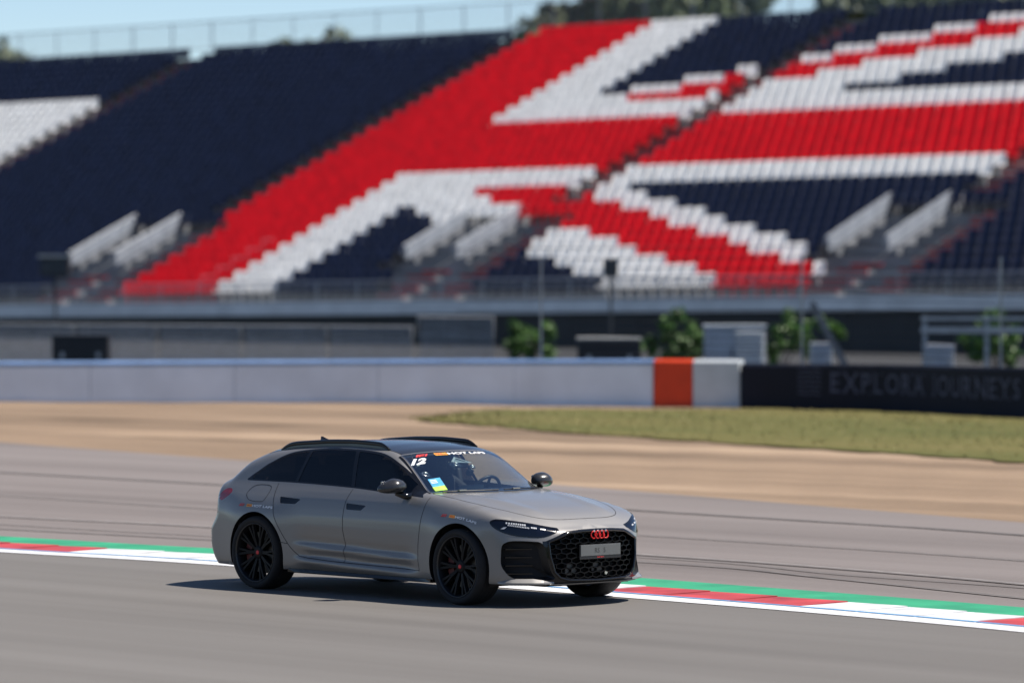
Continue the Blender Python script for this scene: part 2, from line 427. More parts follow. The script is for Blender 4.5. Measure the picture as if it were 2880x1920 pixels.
Lb = np.r_[0, np.cumsum(np.linalg.norm(np.diff(bpts, axis=0), axis=1))]
def on_board(s, z, d=.012):
    p = np.array([np.interp(s, Lb, bpts[:, 0]), np.interp(s, Lb, bpts[:, 1])])
    q = np.array([np.interp(s + .05, Lb, bpts[:, 0]), np.interp(s + .05, Lb, bpts[:, 1])])
    t = (q - p) / np.linalg.norm(q - p); nn = np.array([t[1], -t[0]])
    p = p + nn * d
    return (p[0] - 7.5, p[1] - 98.4, z)
sa = 2.35
x0 = sa
for ch in "EXPLORA JOURNEYS":                       # wide spaced serif capitals, one mesh each
    if ch == ' ':
        x0 += .22; continue
    tv_, tf_ = text_geo(ch, 1.0)
    hgt = .40; sc = hgt / max(.7, tv_[:, 1].max()); tv_ = tv_ * sc; tv_[:, 0] *= .95
    w = tv_[:, 0].max()
    mb = MB(); mb.add([on_board(x0 + p[0], .36 + p[1]) for p in tv_], tf_)
    for yy in (.36, .36 + hgt):                      # serifs
        if ch in "EXPLRNJYA":
            mb.add([on_board(x0 + a * w, yy + b, .014) for a, b in ((-.08, -.012), (.22, -.012), (.22, .012), (-.08, .012))], [(0, 1, 2, 3)])
            mb.add([on_board(x0 + a * w, yy + b, .014) for a, b in ((.78, -.012), (1.08, -.012), (1.08, .012), (.78, .012))], [(0, 1, 2, 3)])
    mb.build('letter', M_letter, bd); x0 += w + .11
mb = MB()                                            # small crest of stacked wavy lines left of the words
for k in range(6):
    yy = .30 + k * .10
    pts = [(sa - .85 + .6 * i / 10, yy + .012 * math.sin(i * 1.3 + k)) for i in range(11)]
    for i in range(10):
        mb.add([on_board(pts[i][0], pts[i][1]), on_board(pts[i + 1][0], pts[i + 1][1]), on_board(pts[i + 1][0], pts[i + 1][1] + .022), on_board(pts[i][0], pts[i][1] + .022)], [(0, 1, 2, 3)])
mb.build('crest', M_letter, bd)

# debris fence behind the board: posts and wire ropes
fc = empty('debris_fence', (6, 100.5, 0))
tag(fc, 'tall debris fence of dark wire ropes on steel posts behind the navy board', 'fence')
fpts = np.array([(-1.2, 104.9), (1.5, 103.0), (5.2, 101.9), (8.0, 99.2), (10.9, 94.8), (14.5, 88.6), (20, 79.5)])
fl = crv([tuple(p) for p in fpts], 60)
Lf = np.r_[0, np.cumsum(np.linalg.norm(np.diff(fl, axis=0), axis=1))]
for s in np.arange(2.3, Lf[-1], 6.0):
    x, y = np.interp(s, Lf, fl[:, 0]), np.interp(s, Lf, fl[:, 1])
    MB().box((x - 6, y - 100.5, 1.55), (.022, .022, 1.6)).build('post', M_steel, fc)
for k in range(13):
    z = 1.05 + .19 * k
    MB().tube([(p[0] - 6, p[1] - 100.5, z + .05 * math.sin(i * .12 + k)) for i, p in enumerate(fl)], .0075, 5).build('wire_rope', M_wire, fc)

# ================================================================ grandstand
A_ = .7231822; ORG = Vector((0, 165.49326, 1.351535)); RISE = .33649414; GO = .8; SL = .0146346
U_ = Vector((math.cos(A_), -math.sin(A_), SL)); D_ = Vector((math.sin(A_), math.cos(A_), 0))
UH = Vector((math.cos(A_), -math.sin(A_), 0))
stand = empty('grandstand', tuple(ORG))
tag(stand, 'grandstand of empty seats coloured as a giant red white and navy flag', 'grandstand')
def SP(c, r, dz=0.0, dd=0.0):          # stand coordinates -> position relative to the stand's root
    return U_ * c + D_ * (GO * r + dd) + Vector((0, 0, RISE * r + dz - .08))
C0, C1, NR = -64.0, 27.0, 32
M_terr = mat('terrace concrete', (.19, .195, .205), .9, var=.2, vscale=.8)
M_fascia = mat('pale precast concrete', (.78, .76, .73), .85, var=.12, vscale=1.0)
M_navy = mat('navy seat plastic', (.008, .013, .036), .45, spec=.3, var=.35, vscale=2.4)
M_red = mat('red seat plastic', (.70, .003, .010), .5, spec=.25, var=.22, vscale=2.4)
M_wht = mat('white seat plastic', (.86, .85, .815), .5, spec=.3, var=.14, vscale=2.4)
M_nose = mat('red step edging', (.40, .012, .015), .7, var=.2, vscale=3)
M_nose2 = mat('faded red step', (.34, .10, .11), .8, var=.2, vscale=3)
M_cream = mat('cream painted step', (.55, .52, .46), .85, var=.12, vscale=3)
M_shadeclad = mat('shade-toned cladding', (.020, .022, .026), .6, var=.3, vscale=.7)  # shade under the overhanging fascia put into the colour
M_swall = mat('stairway side wall', (.20, .21, .225), .8, var=.15, vscale=2)
M_panel = mat('pale aluminium panel', (.34, .37, .41), .5, .2, var=.1, vscale=2)

def flag(c, r):
    """which seat colour stands where: 0 navy, 1 red, 2 white"""
    if c < -43.3: return 2 if r < 27.4 else 0
    if c < -22.5: return 0
    if c < -16.4: return 1
    if 15.0 <= r < 21.05: return 1
    if r >= 21.05:
        if r < 23.1: return 2
        if c < -13.2: return 2
        k = r - c / 1.82
        return 0 if k > 31.0 else 2 if k > 29.8 else 1 if k > 27.5 else 2 if k > 24.0 else 0
    if r >= 12.95: return 2
    if c < -13.5: return 2
    m_ = r + c / 1.82
    return 0 if m_ > 10.65 else 2 if m_ > 9.3 else 1 if m_ > 6.55 else 2 if m_ > 3.7 else 0

VOM = [-43.7, -25.05, -7.45, 11.85]          # stairway entrances, left to right
AIS = [(-41.1, 10.2, 35), (-22.15, 10.2, 35), (-4.6, 10.2, 35), (13.8, 10.2, 35)]
for cv in VOM: AIS += [(cv + 3.55, 1, 9.0), (cv + 1.0, 1, 4.0)]
def in_gap(c, r):
    for (ca, ra, rb) in AIS:
        if abs(c - ca) < .78 and ra - .5 <= r < rb: return True
    for cv in VOM:
        if (cv - 1.4 if r > 3 else cv + .1) < c < cv + 4.4 and r < 9.4: return True
    return False

# terrace steps, one long step per row
for r in range(1, NR + 2):
    v = [SP(c, r, dz, dd) for c in (C0, C1) for dz, dd in ((0, 0), (0, GO + .02), (-RISE - .25, GO + .02), (-RISE - .25, 0))]
    mesh_obj('terrace_step', v, [(0, 1, 5, 4), (0, 4, 7, 3), (3, 7, 6, 2), (1, 2, 6, 5), (0, 3, 2, 1), (4, 5, 6, 7)], M_terr, stand)
# aisle steps with red edging
def aisle_step(c, r, cream):
    ax = (UH, D_, Vector((0, 0, 1)))
    mb = MB()
    mb.box(SP(c, r, RISE * .25, .20), (.62, .22, RISE * .25), 0, ax)
    mb.box(SP(c, r, RISE * .5 - .004, .02), (.63, .04, .045), 1, ax)
    mb.box(SP(c, r, RISE * 1.0 + .012, GO + .02), (.63, .05, .04), 1, ax)
    return mb.build('aisle_step', [(M_terr, M_nose2, M_cream)[cream], M_nose], stand)
for (ca, ra, rb) in AIS:
    if ca < -52: continue
    for r in range(max(1, int(math.ceil(ra))), int(min(NR, rb))):
        aisle_step(ca, r, flag(ca - 2 if ca < -30 else ca + .4, r + .9) if r > 9 else 0)
# one seat: shaped pan, upright back with rolled top, bracket
def seat_geo():
    w = .225
    prof = [(.10, .36), (.14, .415), (.32, .395), (.43, .405), (.475, .46), (.52, .80), (.545, .815), (.555, .79), (.505, .40), (.44, .36), (.30, .345)]
    v = []; n = len(prof)
    for sx, cup in ((-1, .02), (-.55, 0), (.55, 0), (1, .02)):
        for (y, z) in prof:
            v.append((sx * w, y - (cup * 2.0 if y > .45 else 0), z + (cup if y < .45 else -cup * 1.4)))
    f = []
    for k in range(3):
        for i in range(n):
            j = (i + 1) % n
            f.append((k * n + i, k * n + j, (k + 1) * n + j, (k + 1) * n + i))
    f.append(tuple(range(n))); f.append(tuple(3 * n + i for i in reversed(range(n))))
    b = len(v)
    for x in (-.03, .03):
        for y, z in ((.40, 0), (.47, 0), (.44, .37), (.36, .37)): v.append((x, y, z))
    f += [(b, b + 1, b + 2, b + 3), (b + 4, b + 7, b + 6, b + 5), (b, b + 4, b + 5, b + 1), (b + 1, b + 5, b + 6, b + 2), (b + 3, b + 7, b + 4, b)]
    return np.array(v), f
sv, sf = seat_geo()
seat_me = []
for m_ in (M_navy, M_red, M_wht):
    me = bpy.data.meshes.new('seat'); me.from_pydata([tuple(p) for p in sv], [], sf); me.materials.append(m_)
    me.polygons.foreach_set('use_smooth', np.ones(len(me.polygons), dtype=bool)); seat_me.append(me)
ROT = Matrix((UH, D_, Vector((0, 0, 1)))).transposed()
seats = []
rs = random.Random(11)
for r in range(1, NR + 1):
    k = 0
    c = C0 + .25
    while c < C1 - .2:
        if not in_gap(c, r + .5):
            seats.append((c, r, flag(c - 1.1, r + 1.7)))
        c += .5
def seat_px(c, r):
    p = ORG + SP(c, r); return abs(p.x / p.y * 13527) < 1440 and (3.26 - p.z) / p.y * 13527 + 707 > 30
vis = sorted([s for s in seats if seat_px(s[0], s[1])], key=lambda s: (ORG + SP(s[0], s[1])).y)
near300 = set((s[0], s[1]) for s in vis[:300])
BV = []; BF = []; BM = []
nv = len(sv); Rn = np.array(ROT)
bulk = []
for (c, r, col_) in seats:
    jit = rs.uniform(-.012, .012)
    if (c, r) in near300:
        o = bpy.data.objects.new('seat', seat_me[col_]); o.matrix_local = Matrix.Translation(SP(c, r) + UH * jit) @ ROT.to_4x4(); link(o, stand)
    else:
        p = np.array(SP(c, r) + UH * jit); b = len(bulk) * nv
        BV.append(sv @ Rn.T + p); bulk.append(col_)
nb = len(bulk)
me = bpy.data.meshes.new('seat_rows')
flat = np.concatenate([np.array(q) for q in sf]); lens = np.array([len(q) for q in sf]); nl = len(flat)
allv = np.concatenate(BV).astype(np.float32)
loops = (np.tile(flat, nb) + np.repeat(np.arange(nb) * nv, nl)).astype(np.int32)
tot = np.tile(lens, nb).astype(np.int32); start = np.r_[0, np.cumsum(tot)[:-1]].astype(np.int32)
me.vertices.add(len(allv)); me.vertices.foreach_set('co', allv.ravel())
me.loops.add(len(loops)); me.loops.foreach_set('vertex_index', loops)
me.polygons.add(len(tot)); me.polygons.foreach_set('loop_start', start); me.polygons.foreach_set('loop_total', tot)
for m_ in (M_navy, M_red, M_wht): me.materials.append(m_)
me.polygons.foreach_set('material_index', np.repeat(np.array(bulk, dtype=np.int32), len(sf)))
me.polygons.foreach_set('use_smooth', np.ones(len(tot), dtype=bool))
me.update(calc_edges=True); me.validate()
tag(link(bpy.data.objects.new('seat_rows', me), stand), kind='stuff')

# stairway entrances: dark opening, side walls with panels standing in for smeared handrails, lintel rail
for cv in VOM[1:]:
    vo = empty('entrance_stairway', tuple(SP(cv, 5.7)), 0, stand)
    def VP(dc, r, dz): return SP(cv + dc, r, dz) - SP(cv, 5.7)
    MB().add([VP(-1.2, 5.6, -.9), VP(1.2, 5.6, -.9), VP(1.2, 10.2, -1.0), VP(-1.2, 10.2, -1.0)], [(0, 1, 2, 3)]).build('landing', M_fascia, vo)
    MB().box(VP(0, 10.2, -.4), (1.3, .06, .75), 0, (UH, D_, Vector((0, 0, 1)))).build('back_wall', M_fascia, vo)
    for sx in (-1.25, 1.25):
        mb = MB(); a = [VP(sx + t, r, z) for t in (-.06, .06) for r, z in ((5.6, -1.0), (5.6, .02), (10.25, .02), (10.25, -1.6))]
        mb.add(a, [(0, 1, 2, 3), (4, 7, 6, 5), (1, 5, 6, 2), (0, 4, 5, 1), (2, 6, 7, 3)]).build('side_wall', M_swall, vo)
        for k in range(4):                                   # four added panels shaped as the handrails' motion smear, climbing with the rows
            r0, r1 = 5.05 + k * 1.07, 5.05 + (k + 1) * 1.07 - .05
            a = [VP(sx + t, r, z) for t in (-.025, .025) for r, z in ((r0, .10), (r0, .60), (r1, .60), (r1, .10))]
            MB().add(a, [(0, 1, 2, 3), (4, 7, 6, 5), (1, 5, 6, 2), (0, 4, 5, 1), (2, 6, 7, 3), (0, 3, 7, 4)]).build('rail_smear_panel', M_panel, vo)
        MB().tube([VP(sx, 4.8, .35), VP(sx, 4.9, .66), VP(sx, 9.4, .66), VP(sx, 9.5, .4)], .024, 6).build('handrail', M_steel, vo)
    for sx in (2.75, 4.35):
        MB().tube([VP(sx, 1.5, .0), VP(sx, 1.5, .9), VP(sx, 5.0, .9), VP(sx, 5.0, 0)], .018, 6).build('handrail', M_dsteel, vo)
# extra handrail pair on the red block, with bright tips
for c in (-16.2, -13.9):
    for r in range(1, 6):
        MB().tube([SP(c, r, .1, .3), SP(c, r, .98, .3), SP(c + .55, r, .98, .3)], .022, 6).build('hoop_rail', M_panel, stand)
# fascia, front railing, front wall coloured as shade
MB().box(SP(0, 1, -.24, -.12) + UH * (C0 + C1) / 2 + Vector((0, 0, SL * (C0 + C1) / 2)), ((C1 - C0) / 2, .14, .24), 0, (U_.normalized(), D_, Vector((0, 0, 1)))).build('fascia', M_fascia, stand)
for k in range(int((C1 - C0) / 3)):                           # cladding sheets under the fascia, in its shade colour
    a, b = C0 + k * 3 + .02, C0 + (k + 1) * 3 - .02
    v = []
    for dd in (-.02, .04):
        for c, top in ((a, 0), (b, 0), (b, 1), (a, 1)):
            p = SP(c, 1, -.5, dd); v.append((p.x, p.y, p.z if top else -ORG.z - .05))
    mesh_obj('cladding_sheet', v, [(0, 1, 2, 3), (7, 6, 5, 4), (0, 4, 5, 1), (3, 2, 6, 7), (1, 5, 6, 2), (0, 3, 7, 4)], M_shadeclad, stand)
def railing(name, r, dd, h, step, barstep, z0, skip=()):
    g_ = empty(name, tuple(SP(0, r, z0, dd)), 0, stand); o_ = SP(0, r, z0, dd)
    def RP(c, z): return SP(c, r, z0 + z, dd) - o_
    c = C0
    MB().tube([RP(C0, h), RP(C1, h)], .03, 6).build('top_rail', M_steel, g_)
    MB().tube([RP(C0, .10), RP(C1, .10)], .02, 6).build('bottom_rail', M_steel, g_)
    while c <= C1:
        MB().box(RP(c, h / 2), (.025, .025, h / 2)).build('post', M_steel, g_); c += step
    mb = MB(); c = C0 + .05
    while c < C1:
        mb.box(RP(c, h / 2), (.008, .008, h / 2 - .06)); c += barstep
    tag(mb.build('infill_bars', M_steel, g_), kind='stuff')
railing('front_railing', 1, -.06, .70, 2.0, .11, 0)
railing('back_railing', NR + 1, .55, 1.30, 2.5, .14, .35)
# ================================================================ things between the barrier and the stand
M_black = mat('black cabinet', (.012, .012, .014), .5, var=.3, vscale=4)
M_pale = mat('pale grey sheet metal', (.42, .44, .47), .5, .2, var=.12, vscale=2)
M_lid = mat('pale lid', (.40, .40, .37), .6, var=.1, vscale=3)

def speaker(loc, w, h, label, toplid=False):
    t = empty('loudspeaker', loc); tag(t, label, 'loudspeaker', 'loudspeakers before the stand')
    z = 2.75 - h / 2
    MB().tube([(0, 0, 0), (0, 0, z)], .045, 8).build('pole', M_dsteel, t)
    MB().box((0, 0, .02), (.2, .2, .02)).build('base_plate', M_dsteel, t)
    MB().bbox((0, 0, z + h / 2), (w / 2, .22, h / 2), .03).build('cabinet', M_black, t)
    MB().box((0, -.235, z + h / 2), (w / 2 - .05, .01, h / 2 - .05)).build('grille', M_dsteel, t)
    if toplid: MB().box((0, 0, z + h + .05), (w / 2 + .08, .28, .04)).build('rain_hood', M_lid, t)
speaker((-15.0, 158.0, 0), .95, .62, 'black loudspeaker with pale rain hood at the left of the stand', True)
speaker((3.1, 151.0, 0), .46, .56, 'small black loudspeaker before the white and red seats at centre')

M_fpaint = mat('light grey fence paint', (.42, .43, .44), .6, var=.15, vscale=3)
def mesh_fence(name, p0, p1, h, label, npan, z0=0.0):
    t = empty(name, (p0[0], p0[1], 0)); tag(t, label, 'fence')
    d = Vector((p1[0] - p0[0], p1[1] - p0[1], 0)); L_ = d.length; d.normalize()
    for k in range(npan):
        a, b = L_ * k / npan + .03, L_ * (k + 1) / npan - .03
        mb = MB()
        mb.tube([d * a + Vector((0, 0, z0 + .08)), d * a + Vector((0, 0, z0 + h)), d * b + Vector((0, 0, z0 + h)), d * b + Vector((0, 0, z0 + .08)), d * a + Vector((0, 0, z0 + .08))], .024, 6)
        q = a + .12
        while q < b:
            mb.box(d * q + Vector((0, 0, z0 + h / 2 + .04)), (.011, .011, h / 2 - .06)); q += .075
        for zz in (.35, .7):
            mb.box(d * ((a + b) / 2) + Vector((0, 0, z0 + h * zz)), ((b - a) / 2, .006, .008), 0, (d, Vector((-d.y, d.x, 0)), Vector((0, 0, 1))))
        mb.build('fence_panel', M_fpaint, t)
        MB().box(d * a + Vector((0, 0, .04)), (.10, .32, .04)).build('foot_block', M_black, t)
mesh_fence('crowd_fence', (-16.5, 132.0), (-2.6, 126.5), 1.28, 'row of grey steel mesh fence panels behind the left barrier wall', 6)
mesh_fence('mesh_screen', (-2.5, 126.3), (-.45, 125.6), 1.55, 'taller grey mesh screen right of the long panel row', 1)

def case(loc, w, d, h, name, label, m, lidm, feet=True):
    t = empty(name, loc); tag(t, label, 'case')
    MB().bbox((0, 0, h / 2 + .06), (w / 2, d / 2, h / 2), .03).build('case_body', m, t)
    MB().bbox((0, 0, h + .085), (w / 2 + .015, d / 2 + .015, .03), .012).build('lid', lidm, t)
    for sx in (-1, 1):
        MB().tube([(sx * w * .4, -d / 2 - .02, .06), (sx * w * .4, d / 2 + .02, .06)], .055, 10).build('roller', M_dsteel, t)
        MB().box((sx * w * .32, -d / 2 - .012, h * .6), (.05, .012, .07)).build('latch', M_steel, t)
case((-11.1, 124.0, 0), 1.45, .8, 1.00, 'equipment_case', 'large black equipment case behind the wall at far left', M_black, M_black)
case((2.45, 121.5, 0), 1.6, .8, .98, 'equipment_case', 'black equipment case with pale lid behind the wall at centre', M_black, M_lid)
case((7.75, 120.5, 0), .55, .45, .86, 'storage_box', 'small pale grey box beside the leaning steel prop', M_pale, M_pale)
case((10.6, 119.5, 0), .75, .5, .84, 'storage_box', 'pale blue grey box before the rail fence at right', M_pale, M_pale)

t = empty('louvred_cabinet', (5.6, 121.0, 0)); tag(t, 'pale louvred metal cabinet standing between two green bushes', 'cabinet')
MB().bbox((0, 0, .70), (.76, .4, .66), .02).build('cabinet_body', M_pale, t)
MB().box((0, 0, 1.39), (.80, .44, .025)).build('roof_plate', M_whitepan, t)
for k in range(11):
    MB().box((.36, -.425, .22 + k * .10), (.36, .02, .025), 0, (Vector((1, 0, 0)), Vector((0, .8, .6)), Vector((0, -.6, .8)))).build('louvre', M_whitepan, t)
MB().box((-.36, -.41, .70), (.34, .012, .58)).build('door', M_pale, t)
MB().box((-.08, -.43, .72), (.02, .02, .10)).build('handle', M_dsteel, t)

t = empty('steel_prop', (8.55, 118.5, 0)); tag(t, 'grey steel prop leaning to the left behind the navy board', 'prop')
MB().box((-.62, 0, .98), (.085, .05, 1.16), 0, (Vector((.88, 0, .475)), Vector((0, 1, 0)), Vector((-.475, 0, .88)))).build('beam', mat('weathered grey steel', (.16, .17, .18), .6, .3, var=.2, vscale=4), t)
MB().box((0, 0, .03), (.22, .22, .03)).build('foot_plate', M_dsteel, t)

t = empty('rail_fence', (10.6, 116.5, 0)); tag(t, 'low grey two rail fence on posts at the right edge', 'fence')
for x in (-.6, .9, 2.4, 3.9): MB().box((x, 0, .85), (.05, .05, .85)).build('post', M_steel, t)
MB().box((1.7, -.07, 1.64), (2.4, .02, .045)).build('rail', M_steel, t)
MB().box((1.7, -.07, 1.36), (2.4, .02, .075)).build('rail', M_steel, t)

# ================================================================ leaves: bushes and trees
def leaf_cloud(n, rad, r, size, lumps, flatz=1.0, seed=0):
    """leaf faces gathered in uneven clumps inside an ellipsoid"""
    q = random.Random(seed); cs = []
    for k in range(lumps):
        while True:
            p = Vector((q.uniform(-1, 1), q.uniform(-1, 1), q.uniform(-1, 1)))
            if .25 < p.length < 1: break
        cs.append((Vector((p.x * rad[0], p.y * rad[1], p.z * rad[2])) * .86, q.uniform(.22, .42) * r))
    v = []; f = []
    for k in range(n):
        c, cr = q.choice(cs)
        d = Vector((q.gauss(0, 1), q.gauss(0, 1), q.gauss(0, 1))).normalized() * cr * (q.random() ** .4)
        p = c + d
        nrm = (d.normalized() + Vector((q.gauss(0, .6), q.gauss(0, .6), q.gauss(0, .6) + .3))).normalized()
        a = nrm.orthogonal().normalized(); b = nrm.cross(a); th = q.uniform(0, 6.28)
        a2 = a * math.cos(th) + b * math.sin(th); b2 = nrm.cross(a2); s = size * q.uniform(.6, 1.4); i = len(v)
        v += [p - a2 * s, p + b2 * s * .5 + nrm * s * .1, p + a2 * s, p - b2 * s * .5 + nrm * s * .1]; f.append((i, i + 1, i + 2, i + 3))
    return v, f
M_leaf = mat('tree leaves', (.045, .075, .018), .6, var=.35, vscale=.5, col2=(.11, .145, .050))
M_leaf_haze = mat('hazed tree leaves', (.13, .16, .085), .6, var=.3, vscale=.5, col2=(.19, .22, .115))  # distance haze put into the leaf colour
M_bush = mat('bright bush leaves', (.032, .090, .010), .5, var=.3, vscale=2.0, col2=(.085, .20, .022))
M_bark = mat('bark', (.06, .048, .036), .95, var=.3, vscale=8)
def tree(name, loc, h, rad, seed, label, m, cat='tree', size=.35, n=3600, group=None):
    t = empty(name, loc); tag(t, label, cat, group)
    q = random.Random(seed); mb = MB(); cz = h - rad[2]
    tr = h * .022
    mb.tube([(0, 0, -.1), (q.uniform(-.1, .1), 0, cz * .5), (q.uniform(-.2, .2), 0, cz), (0, 0, cz + rad[2] * .6)], [tr * 1.4, tr, tr * .75, tr * .25], 8)
    for k in range(7):
        a = q.uniform(0, 6.28); z0 = cz * q.uniform(.55, 1.1)
        mb.tube([(0, 0, z0), (math.cos(a) * rad[0] * .4, math.sin(a) * rad[1] * .4, z0 + rad[2] * .35), (math.cos(a) * rad[0] * .8, math.sin(a) * rad[1] * .8, z0 + rad[2] * .6)], [tr * .5, tr * .3, tr * .1], 6)
    mb.build('trunk', M_bark, t, True)
    v, f = leaf_cloud(n, rad, min(rad), size, 46, seed=seed)
    o = mesh_obj('crown', v, f, m, t); o.location = (0, 0, cz)
    return t
# bushes before the stand's dark front
for px, d, w, h, sd, lb in ((1497, 138, .62, 1.30, 1, 'narrow bright green bush left of the black equipment case'),
                            (1905, 133, 1.05, 1.62, 2, 'wide bright green bush left of the louvred cabinet'),
                            (2200, 133, 1.35, 1.66, 3, 'widest bright green bush right of the louvred cabinet'),
                            (2800, 130, .70, 1.72, 4, 'bright green bush behind the rail fence at right')):
    x = (px - 1440) / 13527 * d
    t = empty('bush', (x, d, 0)); tag(t, lb, 'bush', 'bushes before the stand')
    v, f = leaf_cloud(1900, (w * 1.45, .8, h * .52), .62, .085, 30, seed=sd)
    o = mesh_obj('foliage', v, f, M_bush, t); o.location = (0, 0, h / 2 + .05)
    mb = MB()
    for k in range(5):
        a = k * 1.26; mb.tube([(.05 * math.cos(a), .05 * math.sin(a), -.02), (.25 * w * math.cos(a), .2 * math.sin(a), h * .35), (.5 * w * math.cos(a), .3 * math.sin(a), h * .7)], [.02, .014, .006], 5)
    mb.build('stems', M_bark, t)
# trees behind the stand: x px of the top, distance, height above ground
for i, (px, d, h, rx, rz, m_, lb) in enumerate((
        (15, 262, 14.7, 2.6, 2.6, M_leaf_haze, 'small pale tree showing over the stand at far left'),
        (560, 275, 14.0, 2.2, 2.2, M_leaf_haze, 'faint tree top between the far left tree and the twin trees'),
        (835, 262, 14.9, 2.2, 2.6, M_leaf, 'left of the twin tree tops over the navy seats'),
        (965, 266, 15.5, 2.6, 2.8, M_leaf_haze, 'right of the twin tree tops over the navy seats'),
        (1555, 270, 17.2, 2.4, 2.6, M_leaf_haze, 'round tree top just above where the red stripe begins'),
        (1690, 268, 18.6, 1.9, 3.0, M_leaf, 'pale tree left of the dark tree over the red stripe'),
        (1780, 258, 19.0, 2.6, 3.4, M_leaf, 'dark green tree highest above the back railing'),
        (1925, 262, 18.4, 3.0, 3.2, M_leaf, 'broad tree right of the dark highest tree'),
        (2085, 266, 18.3, 2.8, 3.2, M_leaf_haze, 'broad pale tree left of the gap of sky'),
        (2385, 262, 18.4, 2.4, 3.2, M_leaf_haze, 'tree just right of the gap of sky'),
        (2545, 258, 18.6, 2.8, 3.4, M_leaf, 'dark tree second from the right edge'),
        (2740, 262, 19.2, 3.2, 3.6, M_leaf_haze, 'pale tree nearest the right edge over the stand'))):
    x = (px - 1440) / 13527 * d
    tree('tree', (x, d, 0), h, (rx, rx, rz), 20 + i, lb, m_, group='trees behind the stand')
# ---------------------------------------------------------------- car body as one smooth implicit surface
def curve(xs, ys, sm=0.05):
    lo, hi, st = min(xs) - 1, max(xs) + 1, 0.004
    g = np.arange(lo, hi, st); v = np.interp(g, xs, ys)
    if sm > 0:
        k = np.exp(-0.5 * (np.arange(-int(3 * sm / st), int(3 * sm / st) + 1) * st / sm) ** 2); k /= k.sum()
        n = len(k) // 2
        v = np.convolve(np.pad(v, n, mode='edge'), k, mode='valid')
    return lambda t: np.interp(t, g, v)

def smax(a, b, k):
    h = np.clip(0.5 + 0.5 * (a - b) / k, 0, 1)
    return b + (a - b) * h + k * h * (1 - h)

c_wd = curve([-2.6, -2.3, -2.0, -1.45, -0.9, 0, 0.8, 1.45, 1.9, 2.2, 2.5], [.76, .832, .885, .918, .918, .915, .915, .915, .895, .83, .70], .12)
c_p = curve([.10, .17, .225, .268, .30, .335, .375, .42, .475, .54, .64, .74, .82, .90, .975, 1.02, 1.20, 1.34, 1.44, 1.6],
            [.12, .09, .045, .004, .008, .046, .028, .000, .034, .014, .000, .004, .018, .042, .082, .112, .198, .275, .345, .50], .011)
c_p0 = curve([.10, .17, .225, .268, .33, .42, .54, .64, .74, .82, .90, .975, 1.02, 1.20, 1.34, 1.44, 1.6],
             [.10, .06, .030, .014, .008, .003, .000, .000, .004, .018, .042, .082, .112, .198, .275, .345, .50], .02)
def smooth01(t): t = np.clip(t, 0, 1); return t * t * (3 - 2 * t)
c_lowz = lambda x: .043 * (np.clip(x, -1, 1) + .1)
c_fl = curve([.1, .3, .62, .74, .84, .93, 1.2], [1, 1, 1, .92, .45, .05, 0], .03)
c_hood = curve([0, .8, 1.02, 1.3, 1.6, 1.9, 2.08, 2.22, 2.33, 2.5], [1.035, 1.03, 1.012, .985, .945, .888, .835, .772, .700, .55], .05)
c_cab = curve([-2.7, -2.42, -2.34, -1.93, -1.66, -1.3, -.8, -.35, .02, .30, .44, 1.10, 1.4], [.90, .95, .99, 1.275, 1.362, 1.410, 1.440, 1.448, 1.436, 1.405, 1.365, .965, .72], .05)
c_nose = curve([.1, .18, .22, .30, .45, .58, .66, .72, .80, .9], [.09, .05, .015, .0, -.005, .005, .02, .035, .07, .12], .02)
c_tail = curve([.1, .2, .3, .40, .56, .62, .70, .84, .90, .99, 1.1], [2.37, 2.42, 2.49, 2.53, 2.53, 2.48, 2.43, 2.43, 2.43, 2.39, 2.3], .02)
c_rt = curve([-2.6, -1.9, -1.2, -.6, .3, .9, 1.5], [.02, .0, .0, 0, 0, .01, .02], .12)

def W(x, z):
    sh = np.where(z < .55, 1, np.clip((.70 - z) / .15, 0, 1)) * c_lowz(x) * .8
    fl = .042 * np.exp(-((x - 1.45) / .40) ** 4) + .046 * np.exp(-((x + 1.45) / .46) ** 4)
    up = np.clip((z - .75) / .3, 0, 1)
    k = 1 - smooth01((np.abs(x) - .66) / .30)
    return c_wd(x) - (k * c_p(z + sh) + (1 - k) * c_p0(z)) + fl * c_fl(z) - c_rt(x) * up * np.clip((z - .7) * 3, 0, 1)

def T(x, y):
    y2 = y * y
    hood = c_hood(x + .16 * y2) - .045 * np.abs(y) ** 3
    # two sculpted power lines on the bonnet
    hood = hood + .010 * np.exp(-((np.abs(y) - .50 + .10 * (x - 1.2)) / .085) ** 2) * np.clip((x - 1.0) / .4, 0, 1) * np.clip((2.2 - x) / .25, 0, 1)
    cab = c_cab(x + np.where(x > -.6, .28, -.22) * y2 * np.clip(np.abs(x + .6) / .7, 0, 1)) - .10 * y2 - .10 * y2 * y2
    return smax(hood, cab, .035)

def F(x, y, z):
    a = np.abs(y)
    s = a - W(x, z)
    t = z - T(x, y)
    fr = x - (2.375 - .40 * (a / .88) ** 3.2 - c_nose(z))
    rr = -x - (c_tail(z) - (.42 * a * a))
    m = smax(s, t, .06)
    m = smax(m, fr, .04)
    m = smax(m, rr, .05)
    return smax(m, .185 - z, .02)

def bisect(f, lo, hi, n=34):
    lo = np.array(lo, float); hi = np.array(hi, float)
    for _ in range(n):
        m = .5 * (lo + hi); v = f(m) > 0
        hi = np.where(v, m, hi); lo = np.where(v, lo, m)
    return .5 * (lo + hi)

def grad(P, h=.003):
    P = np.asarray(P, float); x, y, z = P[:, 0], P[:, 1], P[:, 2]
    g = np.stack([F(x + h, y, z) - F(x - h, y, z), F(x, y + h, z) - F(x, y - h, z), F(x, y, z + h) - F(x, y, z - h)], 1)
    return g / np.maximum(np.linalg.norm(g, axis=1, keepdims=True), 1e-9)

R2 = math.sqrt(.5)
